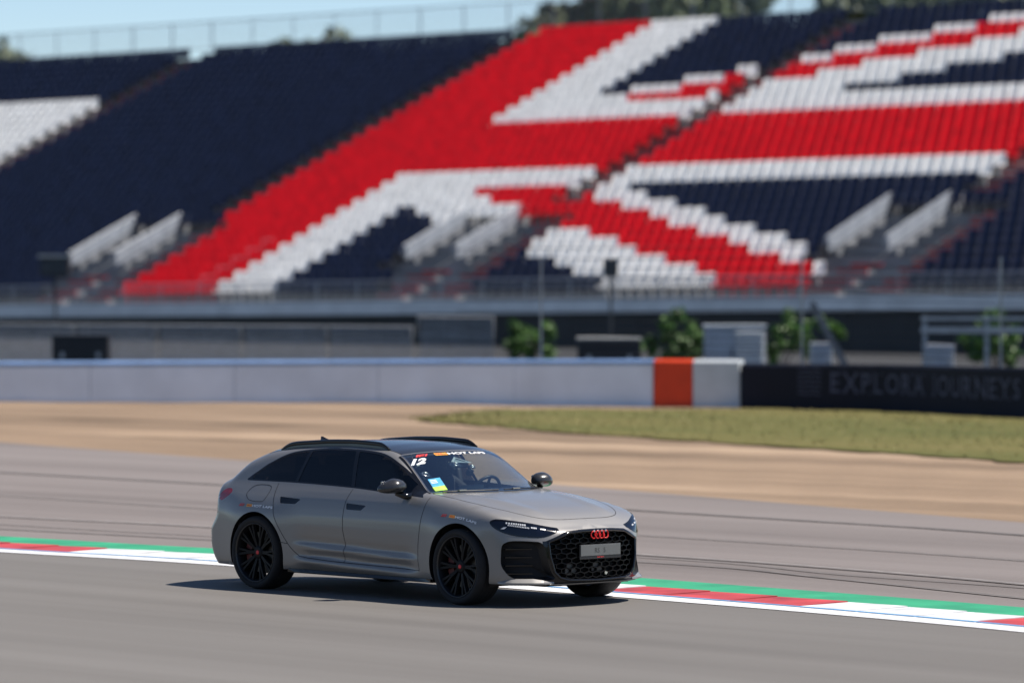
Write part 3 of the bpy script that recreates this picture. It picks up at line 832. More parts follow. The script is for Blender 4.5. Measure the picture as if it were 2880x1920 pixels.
# projections (right-hand half, y<0): 2-D domain -> surface
def lift_side(q):
    q = np.asarray(q, float); x, z = q[:, 0], q[:, 1]
    a = bisect(lambda m: F(x, m, z), np.full(len(q), .02), np.full(len(q), 1.3))
    return np.stack([x, -a, z], 1)
def lift_top(q):
    q = np.asarray(q, float); x, y = q[:, 0], q[:, 1]
    z = bisect(lambda m: F(x, y, m), np.full(len(q), .5), np.full(len(q), 1.7))
    return np.stack([x, y, z], 1)
def lift_fc(q):      # front corner, looking along (1,-1)
    q = np.asarray(q, float); t, z = q[:, 0], q[:, 1]
    s = bisect(lambda m: F((t + m) * R2, np.minimum((t - m) * R2, 0), z), np.full(len(q), .4), np.full(len(q), 3.2))
    return np.stack([(t + s) * R2, (t - s) * R2, z], 1)
def lift_rc(q):      # rear corner, looking along (-1,-1)
    q = np.asarray(q, float); t, z = q[:, 0], q[:, 1]
    s = bisect(lambda m: F(-(t + m) * R2, np.minimum((t - m) * R2, 0), z), np.full(len(q), .4), np.full(len(q), 3.2))
    return np.stack([-(t + s) * R2, (t - s) * R2, z], 1)
to_side = lambda P: P[:, [0, 2]]
to_top = lambda P: P[:, [0, 1]]
to_fc = lambda P: np.stack([(P[:, 0] + P[:, 1]) * R2, P[:, 2]], 1)
to_rc = lambda P: np.stack([(-P[:, 0] + P[:, 1]) * R2, P[:, 2]], 1)
# ================================================================ the car
def lift_front(q):
    q = np.asarray(q, float); y, z = q[:, 0], q[:, 1]
    x = bisect(lambda m: F(m, y, z), np.full(len(q), 1.2), np.full(len(q), 2.8))
    return np.stack([x, y, z], 1)
def dens(pts, step=.025, closed=True):
    P = np.asarray(pts, float); out = []
    n = len(P)
    for i in range(n if closed else n - 1):
        a, b = P[i], P[(i + 1) % n]; k = max(1, int(math.ceil(np.linalg.norm(b - a) / step)))
        for j in range(k): out.append(a + (b - a) * j / k)
    if not closed: out.append(P[-1])
    return np.array(out)
def smooth_poly(pts, n=8, closed=True):
    """rounded polygon: Catmull-Rom through the points"""
    P = [np.array(p, float) for p in pts]; N = len(P); out = []
    for i in range(N if closed else N - 1):
        a, b, c, d = (P[(i - 1) % N], P[i], P[(i + 1) % N], P[(i + 2) % N]) if closed else (P[max(i - 1, 0)], P[i], P[i + 1], P[min(i + 2, N - 1)])
        for t in np.linspace(0, 1, n, endpoint=False):
            out.append(.5 * ((2 * b) + (c - a) * t + (2 * a - 5 * b + 4 * c - d) * t * t + (3 * b - a - 3 * c + d) * t ** 3))
    if not closed: out.append(P[-1])
    return np.array(out)
def chaikin(pts, it=2):
    P = np.array(pts, float)
    for _ in range(it):
        Q = np.roll(P, -1, axis=0); P = np.stack([.75 * P + .25 * Q, .25 * P + .75 * Q], 1).reshape(-1, P.shape[1])
    return P
def inside(pts, poly):
    x, y = pts[:, 0], pts[:, 1]; r = np.zeros(len(pts), bool); n = len(poly); j = n - 1
    for i in range(n):
        xi, yi, xj, yj = poly[i][0], poly[i][1], poly[j][0], poly[j][1]
        c = ((yi > y) != (yj > y)) & (x < (xj - xi) * (y - yi) / (yj - yi + 1e-15) + xi); r ^= c; j = i
    return r
def patch(lift, outline, regions, h):
    """conforming triangulation of the outline in 2-D, split into named regions and lifted to the body surface"""
    lines = [dens(outline, h)] + [dens(p, h * .6) for _, p in regions]
    V = []; E = []
    for l in lines:
        b = len(V); n = len(l); V += [tuple(p) for p in l]; E += [(b + i, b + (i + 1) % n) for i in range(n)]
    o = np.array(outline); lo, hi = o.min(0), o.max(0)
    gx, gy = np.meshgrid(np.arange(lo[0], hi[0], h), np.arange(lo[1], hi[1], h)); gp = np.stack([gx.ravel(), gy.ravel()], 1)
    gp[:, 0] += (np.arange(len(gp)) // gx.shape[1] % 2) * h * .5
    gp = gp[inside(gp, outline)]
    allc = np.array(V)
    keep = np.ones(len(gp), bool)
    for i in range(0, len(gp), 500):
        d = np.linalg.norm(gp[i:i + 500, None, :] - allc[None], axis=2).min(1); keep[i:i + 500] = d > h * .35
    V += [tuple(p) for p in gp[keep]]
    r = delaunay_2d_cdt([Vector(p) for p in V], E, [], 0, 1e-6)
    v2 = np.array([tuple(p) for p in r[0]]); tri = np.array([t for t in r[2] if len(t) == 3])
    cen = v2[tri].mean(1); ok = inside(cen, np.array(lines[0])); tri = tri[ok]; cen = cen[ok]
    lab = np.full(len(tri), -1)
    for k, (nm, p) in enumerate(regions):
        m = inside(cen, np.array(p)) & (lab < 0); lab[m] = k
    P3 = lift(v2); out = {}
    for k in range(-1, len(regions)):
        s = tri[lab == k]
        if len(s): out.setdefault(regions[k][0] if k >= 0 else 'rest', []).append(s)
    return P3, {k: np.concatenate(v) for k, v in out.items()}
def sub(P, tri):
    u, inv = np.unique(tri, return_inverse=True); return P[u], inv.reshape(-1, 3)
def mirror(P, t):
    return P * np.array([1, -1, 1]), t[:, ::-1]
def orient(P, t):
    n = np.cross(P[t[:, 1]] - P[t[:, 0]], P[t[:, 2]] - P[t[:, 0]]); g_ = grad(P[t].mean(1))
    fl = (n * g_).sum(1) < 0; t = t.copy(); t[fl] = t[fl][:, ::-1]; return t
def skin(name, geos, mats, parent, push=0.0):
    """one panel object out of lifted pieces, with the smooth surface's own normals"""
    V = []; T_ = []; b = 0
    for P, t in geos:
        V.append(P); T_.append(t + b); b += len(P)
    V = np.concatenate(V); t = orient(V, np.concatenate(T_)); n = grad(V)
    o = mesh_obj(name, V + n * push, t, mats, parent, True)
    o.data.normals_split_custom_set_from_vertices([tuple(q) for q in n])
    return o
def ribbon(name, curves, lift, w, m, parent, push=.0012, mir=True, sides=None):
    """thin strip lying on the surface along 2-D curves (panel gaps, trims)"""
    V = []; f = []
    for C in curves:
        C = dens(C, .02, False); t = np.gradient(C, axis=0); t /= np.maximum(np.linalg.norm(t, axis=1, keepdims=True), 1e-9)
        nn = np.stack([-t[:, 1], t[:, 0]], 1)
        A, B = lift(C + nn * w / 2), lift(C - nn * w / 2)
        A = A + grad(A) * push; B = B + grad(B) * push
        for s in (sides or ((1, -1) if mir else (1,))):
            b = len(V); k = len(C); V += [tuple(p * np.array([1, s, 1])) for p in A] + [tuple(p * np.array([1, s, 1])) for p in B]
            f += [(b + i, b + i + 1, b + k + i + 1, b + k + i) for i in range(k - 1)]
    return mesh_obj(name, V, f, m, parent)

def paint_mat():
    m = mat('satin grey paint', (.250, .243, .234), .66, .72, spec=.4)
    nt = m.node_tree; p = nt.nodes['Principled BSDF']
    n = nt.nodes.new('ShaderNodeTexNoise'); n.inputs['Scale'].default_value = 900; n.inputs['Detail'].default_value = 2
    tc = nt.nodes.new('ShaderNodeTexCoord'); nt.links.new(tc.outputs['Object'], n.inputs['Vector'])
    mr = nt.nodes.new('ShaderNodeMapRange'); mr.inputs['To Min'].default_value = .60; mr.inputs['To Max'].default_value = .70
    nt.links.new(n.outputs['Fac'], mr.inputs['Value']); nt.links.new(mr.outputs[0], p.inputs['Roughness'])
    p.inputs['Coat Weight'].default_value = .9; p.inputs['Coat Roughness'].default_value = .16
    return m
M_paint = paint_mat()
M_gloss = mat('gloss black trim', (.006, .006, .007), .12, 0, var=.2, vscale=30)
M_satb = mat('satin black', (.010, .010, .011), .42, 0, var=.2, vscale=30)
M_matb = mat('black plastic', (.012, .012, .012), .75, 0, var=.2, vscale=30)
M_gap = mat('panel gap', (.004, .004, .005), .8)
M_privacy = glass_mat('privacy glass', (.06, .062, .066))
M_sglass = glass_mat('side glass', (.33, .36, .35))
M_dglass = glass_mat('driver side glass', (.72, .76, .74))
M_wglass = glass_mat('windscreen glass', (.70, .79, .80), .22)
M_chrome = mat('bright trim', (.55, .53, .50), .25, 1.0)
M_tyre = mat('tyre rubber', (.012, .012, .013), .85, 0, var=.25, vscale=14, bump=.15, bscale=120)
M_rim = mat('dark wheel', (.006, .006, .007), .55, .0, spec=.2, var=.2, vscale=9)
M_rimlip = mat('machined rim edge', (.06, .06, .062), .35, .9)
M_disc = mat('brake disc', (.10, .095, .09), .45, .9, var=.2, vscale=18)
M_cal = mat('dark red caliper', (.09, .004, .004), .5, var=.1, vscale=9)
M_redp = mat('red paint', (.55, .012, .010), .35, var=.1, vscale=9)
M_redlamp = mat('tail lamp lens', (.28, .008, .012), .12, coat=.6, var=.35, vscale=16)
M_lens = mat('headlamp lens', (.004, .006, .014), .08, spec=.4, coat=.15, var=.3, vscale=9)
M_led = mat('led elements', (.55, .57, .60), .3, var=.05)
M_plate = mat('grey display plate', (.105, .111, .111), .45, var=.06, vscale=6)
M_text = mat('black print', (.03, .03, .03), .6)
M_wtext = mat('white print', (.80, .80, .80), .5, var=.04)
M_yel = mat('yellow print', (.85, .42, .05), .5, var=.05)
M_redt = mat('red print', (.75, .05, .05), .5, var=.05)
M_carbon = mat('carbon mirror', (.012, .012, .014), .28, coat=.5, var=.8, vscale=160, col2=(.05, .05, .052))
M_seat = mat('black leather', (.014, .014, .015), .6, var=.2, vscale=20)
M_cyan = mat('blue sticker', (.05, .36, .62), .5, var=.25, vscale=30)
M_lime = mat('lime sticker', (.45, .80, .10), .5, var=.15, vscale=25)
M_clear = glass_mat('clear plastic', (.75, .80, .80), .12)

car = empty('car', (-.8163, 46.0, 0), -(math.pi / 2 - .7518))
tag(car, 'satin grey estate car with black wheels on the track beside the kerb', 'car')

# ---------------------------------------------------------------- outline curves on the surface
YE = [(-1.90, .668), (-1.6, .640), (-1.2, .605), (-.5, .570), (0, .578), (.29, .596), (.55, .640), (.84, .703)]
HL = [(.95, .720), (1.36, .737), (1.62, .712), (1.80, .665), (1.95, .600), (2.06, .515), (2.125, .41), (2.158, .25), (2.168, 0)]
TAILE = [(-2.335 + .40 * y * y, y) for y in (0, .15, .3, .45, .58, .66)] + [(-2.02, .672)]
ye_s = smooth_poly(YE + HL, 8, False)                      # rear pillar -> nose, |y|
te_s = smooth_poly(TAILE + [(-1.90, .668)], 6, False)      # tail centre -> rear pillar
def topline(c): return lift_top(np.stack([c[:, 0], -c[:, 1]], 1))
i162 = int(np.argmin(np.abs(ye_s[:, 0] - 1.62)))
L_roof = topline(ye_s[:i162 + 1]); L_nose = topline(ye_s[i162:]); L_tail = topline(te_s)
j_r, j_f = L_roof[0], L_roof[-1]
zb = .215
fb = smooth_poly([(1.905, zb), (1.905, .36), (1.90, .50), (1.80, .66), (1.72, .80), (j_f[0], j_f[2])], 6, False)       # side | front corner (x,z)
rb = smooth_poly([(-1.885, zb), (-1.885, .5), (-1.88, .8), (-1.885, 1.0), (j_r[0], j_r[2])], 6, False)            # side | rear corner
side_out = np.concatenate([rb, to_side(L_roof)[1:], fb[::-1][1:]])
F3 = lift_side(fb); R3 = lift_side(rb)
zc = np.linspace(L_nose[-1][2], zb, 24); cen_f = lift_front(np.stack([np.zeros(24), zc], 1))
fc_out = np.concatenate([to_fc(F3), to_fc(L_nose)[1:], to_fc(cen_f)[1:]])
zc = np.linspace(zb, L_tail[0][2], 24)
cen_r = np.stack([-bisect(lambda m: F(-m, np.zeros(24), zc), np.full(24, 1.0), np.full(24, 3.0)), np.zeros(24), zc], 1)
rc_out = np.concatenate([to_rc(R3), to_rc(L_tail[::-1])[1:], to_rc(cen_r)[::-1][1:]])
tl = np.concatenate([te_s, ye_s[1:]])
top_out = np.concatenate([np.stack([tl[:, 0], -tl[:, 1]], 1), np.stack([tl[::-1][1:-1, 0], tl[::-1][1:-1, 1]], 1)])

# ---------------------------------------------------------------- side regions (x,z)
def circ(cx, cz, r, a0=-40, a1=220, n=44):
    return [(cx + r * math.cos(math.radians(a)), cz + r * math.sin(math.radians(a))) for a in np.linspace(a0, a1, n)]
ARF = [(1.83, zb - .03)] + circ(1.455, .36, .398, -20, 200) + [(1.085, zb - .03)]
ARR = [(-1.06, zb - .03)] + circ(-1.43, .347, .405, -20, 200) + [(-1.80, zb - .03)]
dlo_t = smooth_poly([(-1.745, 1.052), (-1.60, 1.142), (-1.467, 1.218), (-1.194, 1.325), (-.769, 1.374), (-.449, 1.380), (-.1, 1.369), (.15, 1.336), (.378, 1.256), (.60, 1.132), (.868, .966)], 8, False)
dlo_b = smooth_poly([(.868, .966), (.24, 1.000), (-.2, 1.022), (-.98, 1.040), (-1.72, 1.040)], 8, False)
DLO = np.concatenate([dlo_t, dlo_b[1:]])
def dlo_band(x0, x1, lean0, lean1, ins=.018):
    """glass between two leaning pillars; x at the bottom edge plus lean to the top"""
    xs = np.linspace(x0, x1, 30)
    def zt(x): return np.interp(x, dlo_t[:, 0], dlo_t[:, 1]) - ins * 1.1
    def zl(x): return np.interp(x, dlo_b[::-1, 0], dlo_b[::-1, 1]) + ins * .8
    bot = [(x, zl(x)) for x in xs]
    top = [(x, zt(x)) for x in np.linspace(x1 + lean1, x0 + lean0, 40)]
    return np.array(bot + top)
W_F = dlo_band(-.135, .66, -.115, -.005); W_R = dlo_band(-.965, -.185, .045, -.12); W_Q = dlo_band(-1.66, -1.01, .02, .045)
W_F = W_F[W_F[:, 1] > 0]; W_Q2 = W_Q.copy()
front_line = [(.955, .972), (.935, .84), (.915, .70), (.885, .464), (.895, .292)]
split_line = [(-.142, 1.012), (-.172, .91), (-.18, .78), (-.176, .62), (-.165, .5), (-.185, .315)]
rear_line = [(-1.235, 1.030), (-1.225, .93), (-1.175, .80), (-1.120, .68), (-.99, .50), (-.90, .405), (-.82, .348)]
rear_s = smooth_poly(rear_line, 6, False); split_s = smooth_poly(split_line, 6, False); front_s = smooth_poly(front_line, 6, False)
bot_line = np.array([(-.82, .348), (-.70, .335), (-.397, .321), (-.185, .315), (.4, .304), (.895, .292)])
FD = np.concatenate([front_s, [(.4, .304)], split_s[::-1], [(.3, .99), (.6, .98)]])
RD = np.concatenate([split_s, [(-.397, .321), (-.70, .335)], rear_s[::-1], [(-.98, 1.042), (-.5, 1.034)]])
SILL = np.array([(-1.12, .30), (-.93, .34), (-.82, .340), (-.70, .328), (-.397, .314), (.895, .285), (1.2, .278), (1.2, .1), (-1.12, .1)])
FLAP = chaikin([(-1.575, 1.005), (-1.36, 1.008), (-1.30, .985), (-1.335, .862), (-1.38, .845), (-1.56, .850), (-1.63, .885), (-1.655, .93)], 2)
H_R = np.array([(-1.125, .903), (-1.115, .906), (-.845, .893), (-.832, .886), (-.885, .848), (-.90, .843), (-1.085, .844), (-1.10, .851)])
H_F = np.array([(-.157, .876), (-.147, .879), (.108, .867), (.12, .860), (.072, .824), (.058, .818), (-.132, .820), (-.145, .827)])
side_reg = [('x', ARF), ('x', ARR), ('win_f', W_F), ('win_r', W_R), ('win_q', W_Q), ('trim', DLO), ('hand_r', H_R), ('hand_f', H_F),
            ('fdoor', FD), ('rdoor', RD), ('flap', FLAP), ('sill', SILL)]
SP_, SR = patch(lift_side, side_out, side_reg, .032)

# ---------------------------------------------------------------- front corner regions, given as (y,z)
GRI = [(0, .701), (-.20, .698), (-.36, .685), (-.560, .606), (-.552, .47), (-.512, .325), (-.455, .268), (-.36, .243), (0, .232)]
INT = [(-.871, .402), (-.870, .502), (-.866, .575), (-.842, .605), (-.803, .617), (-.70, .614), (-.592, .603), (-.576, .47), (-.538, .322), (-.478, .262), (-.60, .248), (-.755, .248), (-.825, .284), (-.856, .343)]
LAM = [(1.849, -.89, .784), (1.876, -.875, .799), (1.906, -.858, .805), (2.001, -.791, .796), (2.112, -.668, .773), (2.212, -.534, .739), (2.276, -.402, .716), (2.28, -.507, .674),
       (2.237, -.603, .646), (2.155, -.708, .653), (2.057, -.799, .666), (1.979, -.852, .695), (1.928, -.878, .72), (1.876, -.893, .752)]
def yz_fc(pts, open_center=False):
    P = lift_front(np.array(pts)); return to_fc(P)
gri_d = dens(np.array(GRI), .02, False)
gri_fc = np.concatenate([yz_fc(gri_d), to_fc(cen_f)[::-1] + np.array([[.05, 0]])])
int_y = chaikin(INT, 2); int_fc = yz_fc(int_y)
lam_fc = chaikin(to_fc(np.array(LAM)), 1)
blk = [(-.02, .712), (-.20, .709), (-.37, .697), (-.576, .612), (-.60, .612), (-.62, .45), (-.62, .30), (-.66, .248), (-.66, .20), (-.02, .20)]
blk_fc = yz_fc(dens(np.array(blk), .03)[:-1]); blk_fc = np.vstack([blk_fc, [(2.0, .20), (2.0, .712)]])
fc_reg = [('x', gri_fc), ('x', int_fc), ('lamp', lam_fc), ('black', blk_fc)]
FP, FR = patch(lift_fc, fc_out, fc_reg, .028)
# ---------------------------------------------------------------- rear corner regions
TL = np.array([(-2.112, -.822, .885), (-2.025, -.805, .955), (-1.914, -.815, .958), (-1.897, -.845, .909), (-2.037, -.854, .83), (-2.090, -.84, .848)])
tl_rc = chaikin(to_rc(TL), 1)
tmin, tmax = rc_out[:, 0].min() - .1, rc_out[:, 0].max() + .1
rbump = np.array([(tmin, .0), (tmin, .60), (tmax, .60), (tmax, .0)])
diff = np.array([(1.18, .0), (1.18, .40), (1.30, .44), (tmax, .44), (tmax, .0)])
RP_, RR = patch(lift_rc, rc_out, [('lamp', tl_rc), ('diff', diff), ('bump', rbump)], .032)
# ---------------------------------------------------------------- top regions (x,y)
ys = np.linspace(-1, 1, 31)
def edge(x, d=.016): return np.interp(x, tl[:, 0], tl[:, 1]) - d
def across(xc, k, lim): return np.array([(xc - k * (t * lim) ** 2, t * lim) for t in ys])
hd = across(.425, .385, .582); bs = across(1.06, .455, .690)
def sidecurve(x0, x1, s, d, n=16): return np.array([(x, s * edge(x, d)) for x in np.linspace(x0, x1, n)])
WIND = np.concatenate([hd, sidecurve(hd[-1][0], bs[-1][0], 1, .018)[1:-1], bs[::-1], sidecurve(bs[0][0], hd[0][0], -1, .018)[1:-1]])
hb = across(1.105, .455, .712)
nose_pts = np.array([(p[0], p[1]) for p in ye_s[i162 - 30:] if p[0] > hb[-1][0] + .01])
HOOD = np.concatenate([hb, nose_pts - np.array([0.004, 0]), (nose_pts * np.array([1, -1]) - np.array([0.004, 0]))[::-1][1:]])
ROOF = np.concatenate([across(.405, .385, .560), sidecurve(.28, -1.62, 1, .022), across(-1.66, -.16, .60)[::-1], sidecurve(-1.62, .28, -1, .022)])
rw_t = across(-1.74, -.16, .575); rw_b = across(-2.235, -.30, .585)
REARW = np.concatenate([rw_t, rw_b[::-1]])
COWL = np.concatenate([bs, hb[::-1]])
TP, TR = patch(lift_top, top_out, [('wind', WIND), ('hood', HOOD), ('roof', ROOF), ('rearw', REARW), ('cowl', COWL)], .034)

def both(P, R, k):
    P_, t = sub(P, R[k]); return [(P_, t), mirror(P_, t)]
def one(P, R, k, s):
    P_, t = sub(P, R[k]); return [(P_, t) if s < 0 else mirror(P_, t)]
body = skin('body_shell', both(SP_, SR, 'rest') + [sub(TP, TR['rest'])], M_paint, car)
skin('bonnet', [sub(TP, TR['hood'])], M_paint, car)
skin('roof_panel', [sub(TP, TR['roof'])], mat('dark roof', (.045, .05, .06), .26, .5, coat=.4, var=.05), car)
skin('cowl_panel', [sub(TP, TR['cowl'])], M_matb, car)
wind = skin('windscreen', [sub(TP, TR['wind'])], M_wglass, car)
skin('rear_window', [sub(TP, TR['rearw'])], M_privacy, car)
bump_f = skin('front_bumper', both(FP, FR, 'rest'), M_paint, car)
skin('grille_surround', both(FP, FR, 'black'), M_gloss, car)
skin('rear_bumper', both(RP_, RR, 'bump'), M_paint, car)
skin('diffuser', both(RP_, RR, 'diff'), M_satb, car)
skin('tailgate', both(RP_, RR, 'rest'), M_paint, car)
for s in (-1, 1):
    sm_ = np.array([1, -s, 1])
    fd = skin('front_door', one(SP_, SR, 'fdoor', s), M_paint, car)
    skin('door_handle', one(SP_, SR, 'hand_f', s), M_gloss, fd, -.004)
    rd = skin('rear_door', one(SP_, SR, 'rdoor', s), M_paint, car)
    skin('door_handle', one(SP_, SR, 'hand_r', s), M_gloss, rd, -.004)
    skin('window_surround', one(SP_, SR, 'trim', s), M_gloss, car)
    skin('front_door_window', one(SP_, SR, 'win_f', s), M_sglass if s < 0 else M_dglass, fd, -.003)
    skin('rear_door_window', one(SP_, SR, 'win_r', s), M_privacy, rd, -.003)
    skin('quarter_window', one(SP_, SR, 'win_q', s), M_privacy, car, -.003)
    skin('sill', one(SP_, SR, 'sill', s), M_paint, car)
    if s < 0: skin('fuel_flap', one(SP_, SR, 'flap', s), M_paint, car)
    else: skin('rear_quarter_patch', one(SP_, SR, 'flap', s), M_paint, car)
    tlm = skin('tail_lamp', one(RP_, RR, 'lamp', s), M_redlamp, car)
    lam = skin('headlamp', one(FP, FR, 'lamp', s), M_lens, car)
    # light elements inside the lamp, sitting just proud of the lens
    def lam_box(y, z, w, h, skew=.3):
        q = np.array([(y - w / 2 - skew * h, z - h / 2), (y + w / 2 - skew * h, z - h / 2), (y + w / 2 + skew * h * .2, z + h / 2), (y - w / 2 + skew * h * .2, z + h / 2)])
        P = lift_front(q); P = P + grad(P) * .003; return P * sm_
    mb = MB()
    for k in range(9): mb.add(lam_box(-.815 + .0145 * k, .776 - .0024 * k, .009, .014), [(0, 1, 2, 3)])
    for k in range(13): mb.add(lam_box(-.810 + .0105 * k, .757 - .0022 * k, .0065, .012), [(0, 1, 2, 3)])
    for k in range(4): mb.add(lam_box(-.660 + .011 * k, .734 - .002 * k, .009, .012), [(0, 1, 2, 3)])
    for k in range(4): mb.add(lam_box(-.590 + .011 * k, .720 - .002 * k, .009, .011), [(0, 1, 2, 3)])
    mb.add(lam_box(-.835, .731, .018, .018, .9), [(0, 1, 2, 3)])
    mb.build('light_segments', M_led, lam)
    tb = lift_rc(np.array([(to_rc(TL)[0, 0] - .01, .868), (to_rc(TL)[1, 0] + .02, .872), (to_rc(TL)[1, 0] + .02, .864), (to_rc(TL)[0, 0] - .01, .860)]))
    MB().add((tb + grad(tb) * .003) * sm_, [(0, 1, 2, 3)]).build('light_bar', M_led, tlm)
ribbon('panel_gaps', [front_s, split_s, rear_s, bot_line, np.vstack([FLAP, FLAP[:1]]), [(-1.063, .474), (-.965, .464)]], lift_side, .0055, M_gap, car)
for s in (1, -1): ribbon('lamp_edge', [np.vstack([lam_fc, lam_fc[:1]])], lift_fc, .012, M_gloss, car, .0015, sides=(s,))
hcurve = np.stack([ye_s[:, 0], -ye_s[:, 1]], 1); hcurve = hcurve[hcurve[:, 0] > .88]
ribbon('bonnet_gap', [hcurve], lift_top, .006, M_gap, car)
ribbon('roof_gap', [np.stack([c[:, 0], -np.abs(c[:, 1])], 1) for c in (sidecurve(.28, -1.6, 1, .022),)], lift_top, .008, M_gap, car)
ribbon('pillar_trim', [np.stack([c[:, 0], -c[:, 1]], 1) for c in (sidecurve(.29, .845, 1, -.012),)], lift_top, .022, M_gloss, car, .002)
for s in (-1, 1): ribbon('windscreen_trim', [sidecurve(.29, .845, s, .012)], lift_top, .010, M_chrome, car, .003, False)
ribbon('header_trim', [hd[:16]], lift_top, .010, M_chrome, car, .003)
lb_ = [(y, z) for y, z in [(-.871, .63), (-.80, .633), (-.70, .630), (-.60, .622), (-.565, .615)]]
# band of dark tint at the top and foot of the windscreen
def wband(x0, x1, name, m):
    v = []; f = []
    for t in ys:
        for x in (x0, x1):
            k = .385 + (.455 - .385) * (x - .425) / .635; lim = .575 + .105 * (x - .425) / .635
            v.append((x - k * (t * lim) ** 2, t * lim))
    P = lift_top(np.array(v)); P = P - grad(P) * .004
    f = [(2 * i, 2 * i + 1, 2 * i + 3, 2 * i + 2) for i in range(30)]
    mesh_obj(name, P, f, m, wind, True)
wband(.430, .470, 'sun_strip', mat('dark sun strip', (.012, .014, .02), .5))
wband(.995, 1.058, 'black_band', M_satb)

# ---------------------------------------------------------------- wheel-arch lips and liners, underbody
for s in (-1, 1):
    for nm, poly, cx, cz, r in (('front', ARF, 1.455, .36, .398), ('rear', ARR, -1.43, .347, .405)):
        C = np.array(poly[1:-1]); P = lift_side(C) * np.array([1, -s, 1]); Q = P.copy(); Q[:, 1] -= s * .05
        n = len(P); mesh_obj('arch_lip', np.vstack([P, Q]), [(i, i + 1, n + i + 1, n + i) for i in range(n - 1)], M_satb, car, True)
        mb = MB(); th = [math.radians(a) for a in np.linspace(-25, 205, 24)]
        ring = [(cx + (r + .012) * math.cos(a), cz + (r + .012) * math.sin(a)) for a in th]
        v = [(x, s * .87, z) for x, z in ring] + [(x, s * .56, z) for x, z in ring] + [(cx, s * .56, cz)]
        k = len(ring)
        mb.add(v, [(i, i + 1, k + i + 1, k + i) for i in range(k - 1)] + [(k + i, k + i + 1, 2 * k) for i in range(k - 1)]).build('arch_liner', M_matb, car)
    # side-skirt blade under the sill
    xs = np.linspace(-.98, 1.06, 24); P = lift_side(np.stack([xs, np.full(24, .222)], 1))
    v = []
    for i, p in enumerate(P):
        w = .02 * math.sin(math.pi * i / 23) ** .5
        v += [(p[0], s * (-p[1] + .012), .222 - w * .2), (p[0], s * (-p[1] + .012 + w * .6), .192), (p[0], s * (-p[1] - .10), .185), (p[0], s * (-p[1] - .10), .225)]
    mesh_obj('sill_blade', v, [(4 * i + a, 4 * i + b, 4 * i + 4 + b, 4 * i + 4 + a) for i in range(23) for a, b in ((0, 1), (1, 2), (3, 0))], M_gloss, car)
MB().box((-.02, 0, .215), (1.02, .84, .035)).box((0, 0, .22), (2.2, .54, .03)).box((1.96, 0, .225), (.12, .68, .022)).box((-2.0, 0, .240), (.14, .66, .022)).box((2.17, 0, .228), (.12, .42, .018)).build('underbody', M_matb, car)

# ---------------------------------------------------------------- grille
gpt = lift_front(gri_d)
loop = np.concatenate([gpt, (gpt * np.array([1, -1, 1]))[::-1][1:-1]])
def ring_wall(loop, dx, shrink, name, m, parent, flip=False):
    c = loop.mean(0); B = c + (loop - c) * shrink; B[:, 0] = loop[:, 0] - dx
    n = len(loop); return mesh_obj(name, np.vstack([loop, B]), [(i, (i + 1) % n, n + (i + 1) % n, n + i) for i in range(n)], m, parent)
grille = empty('grille', (2.30, 0, .46), 0, car)
GL_ = loop - np.array([2.30, 0, .46])
ring_wall(GL_, .10, .97, 'grille_shroud', M_satb, grille)
# frame following the opening
def tube_loop(mb, L3, r, n=8, flat=1.0):
    k = len(L3); P = [Vector(p) for p in L3]; v = []; f = []
    for i in range(k):
        t = (P[(i + 1) % k] - P[i - 1]).normalized(); a = t.cross(Vector((1, 0, 0))).normalized(); b = a.cross(t)
        v += [P[i] + (a * math.cos(2 * math.pi * j / n) * flat + b * math.sin(2 * math.pi * j / n)) * r for j in range(n)]
    for i in range(k):
        for j in range(n):
            f.append((i * n + j, i * n + (j + 1) % n, ((i + 1) % k) * n + (j + 1) % n, ((i + 1) % k) * n + j))
    mb.add(v, f)
mb = MB(); tube_loop(mb, (GL_ * np.array([1, .985, .975])) + np.array([.001, 0, 0]), .013); mb.build('grille_frame', M_gloss, grille, True)
bk = loop.copy(); bk[:, 0] -= .10; cb = bk.mean(0); n_ = len(bk)
mesh_obj('radiator', np.vstack([bk, [cb]]) - np.array([2.30, 0, .46]), [(i, (i + 1) % n_, n_) for i in range(n_)], M_gap, grille)
gy = np.concatenate([np.array(gri_d), (np.array(gri_d) * np.array([-1, 1]))[::-1]])
def gx(y, z): return 2.375 - .40 * (abs(y) / .88) ** 3.2 - float(c_nose(z)) - .045
mb = MB(); hw = .052; hh_ = .060                     # honeycomb of bevelled bars
def bar(a, b):
    q = [np.array(a), np.array(b)]; mid = (q[0] + q[1]) / 2
    if not (inside(np.array([q[0]]), gy)[0] or inside(np.array([q[1]]), gy)[0]): return
    for i in (0, 1):
        if not inside(np.array([q[i]]), gy)[0]:
            lo, hi = q[1 - i].copy(), q[i].copy()
            for _ in range(12):
                m_ = (lo + hi) / 2
                if inside(np.array([m_]), gy)[0]: lo = m_
                else: hi = m_
            q[i] = lo
    d = q[1] - q[0]; l = np.linalg.norm(d)
    if l < .004: return
    d /= l; nn = np.array([-d[1], d[0]]); w1, w2 = .0042, .0090; v = []
    for p in q:
        for wq, dx in ((-w1, .012), (w1, .012), (w2, -.022), (-w2, -.022)):
            s_ = p + nn * wq; v.append((gx(p[0], p[1]) + dx - 2.30, s_[0], s_[1] - .46))
    mb.add(v, [(0, 1, 5, 4), (1, 2, 6, 5), (3, 0, 4, 7), (0, 3, 2, 1), (4, 5, 6, 7)])
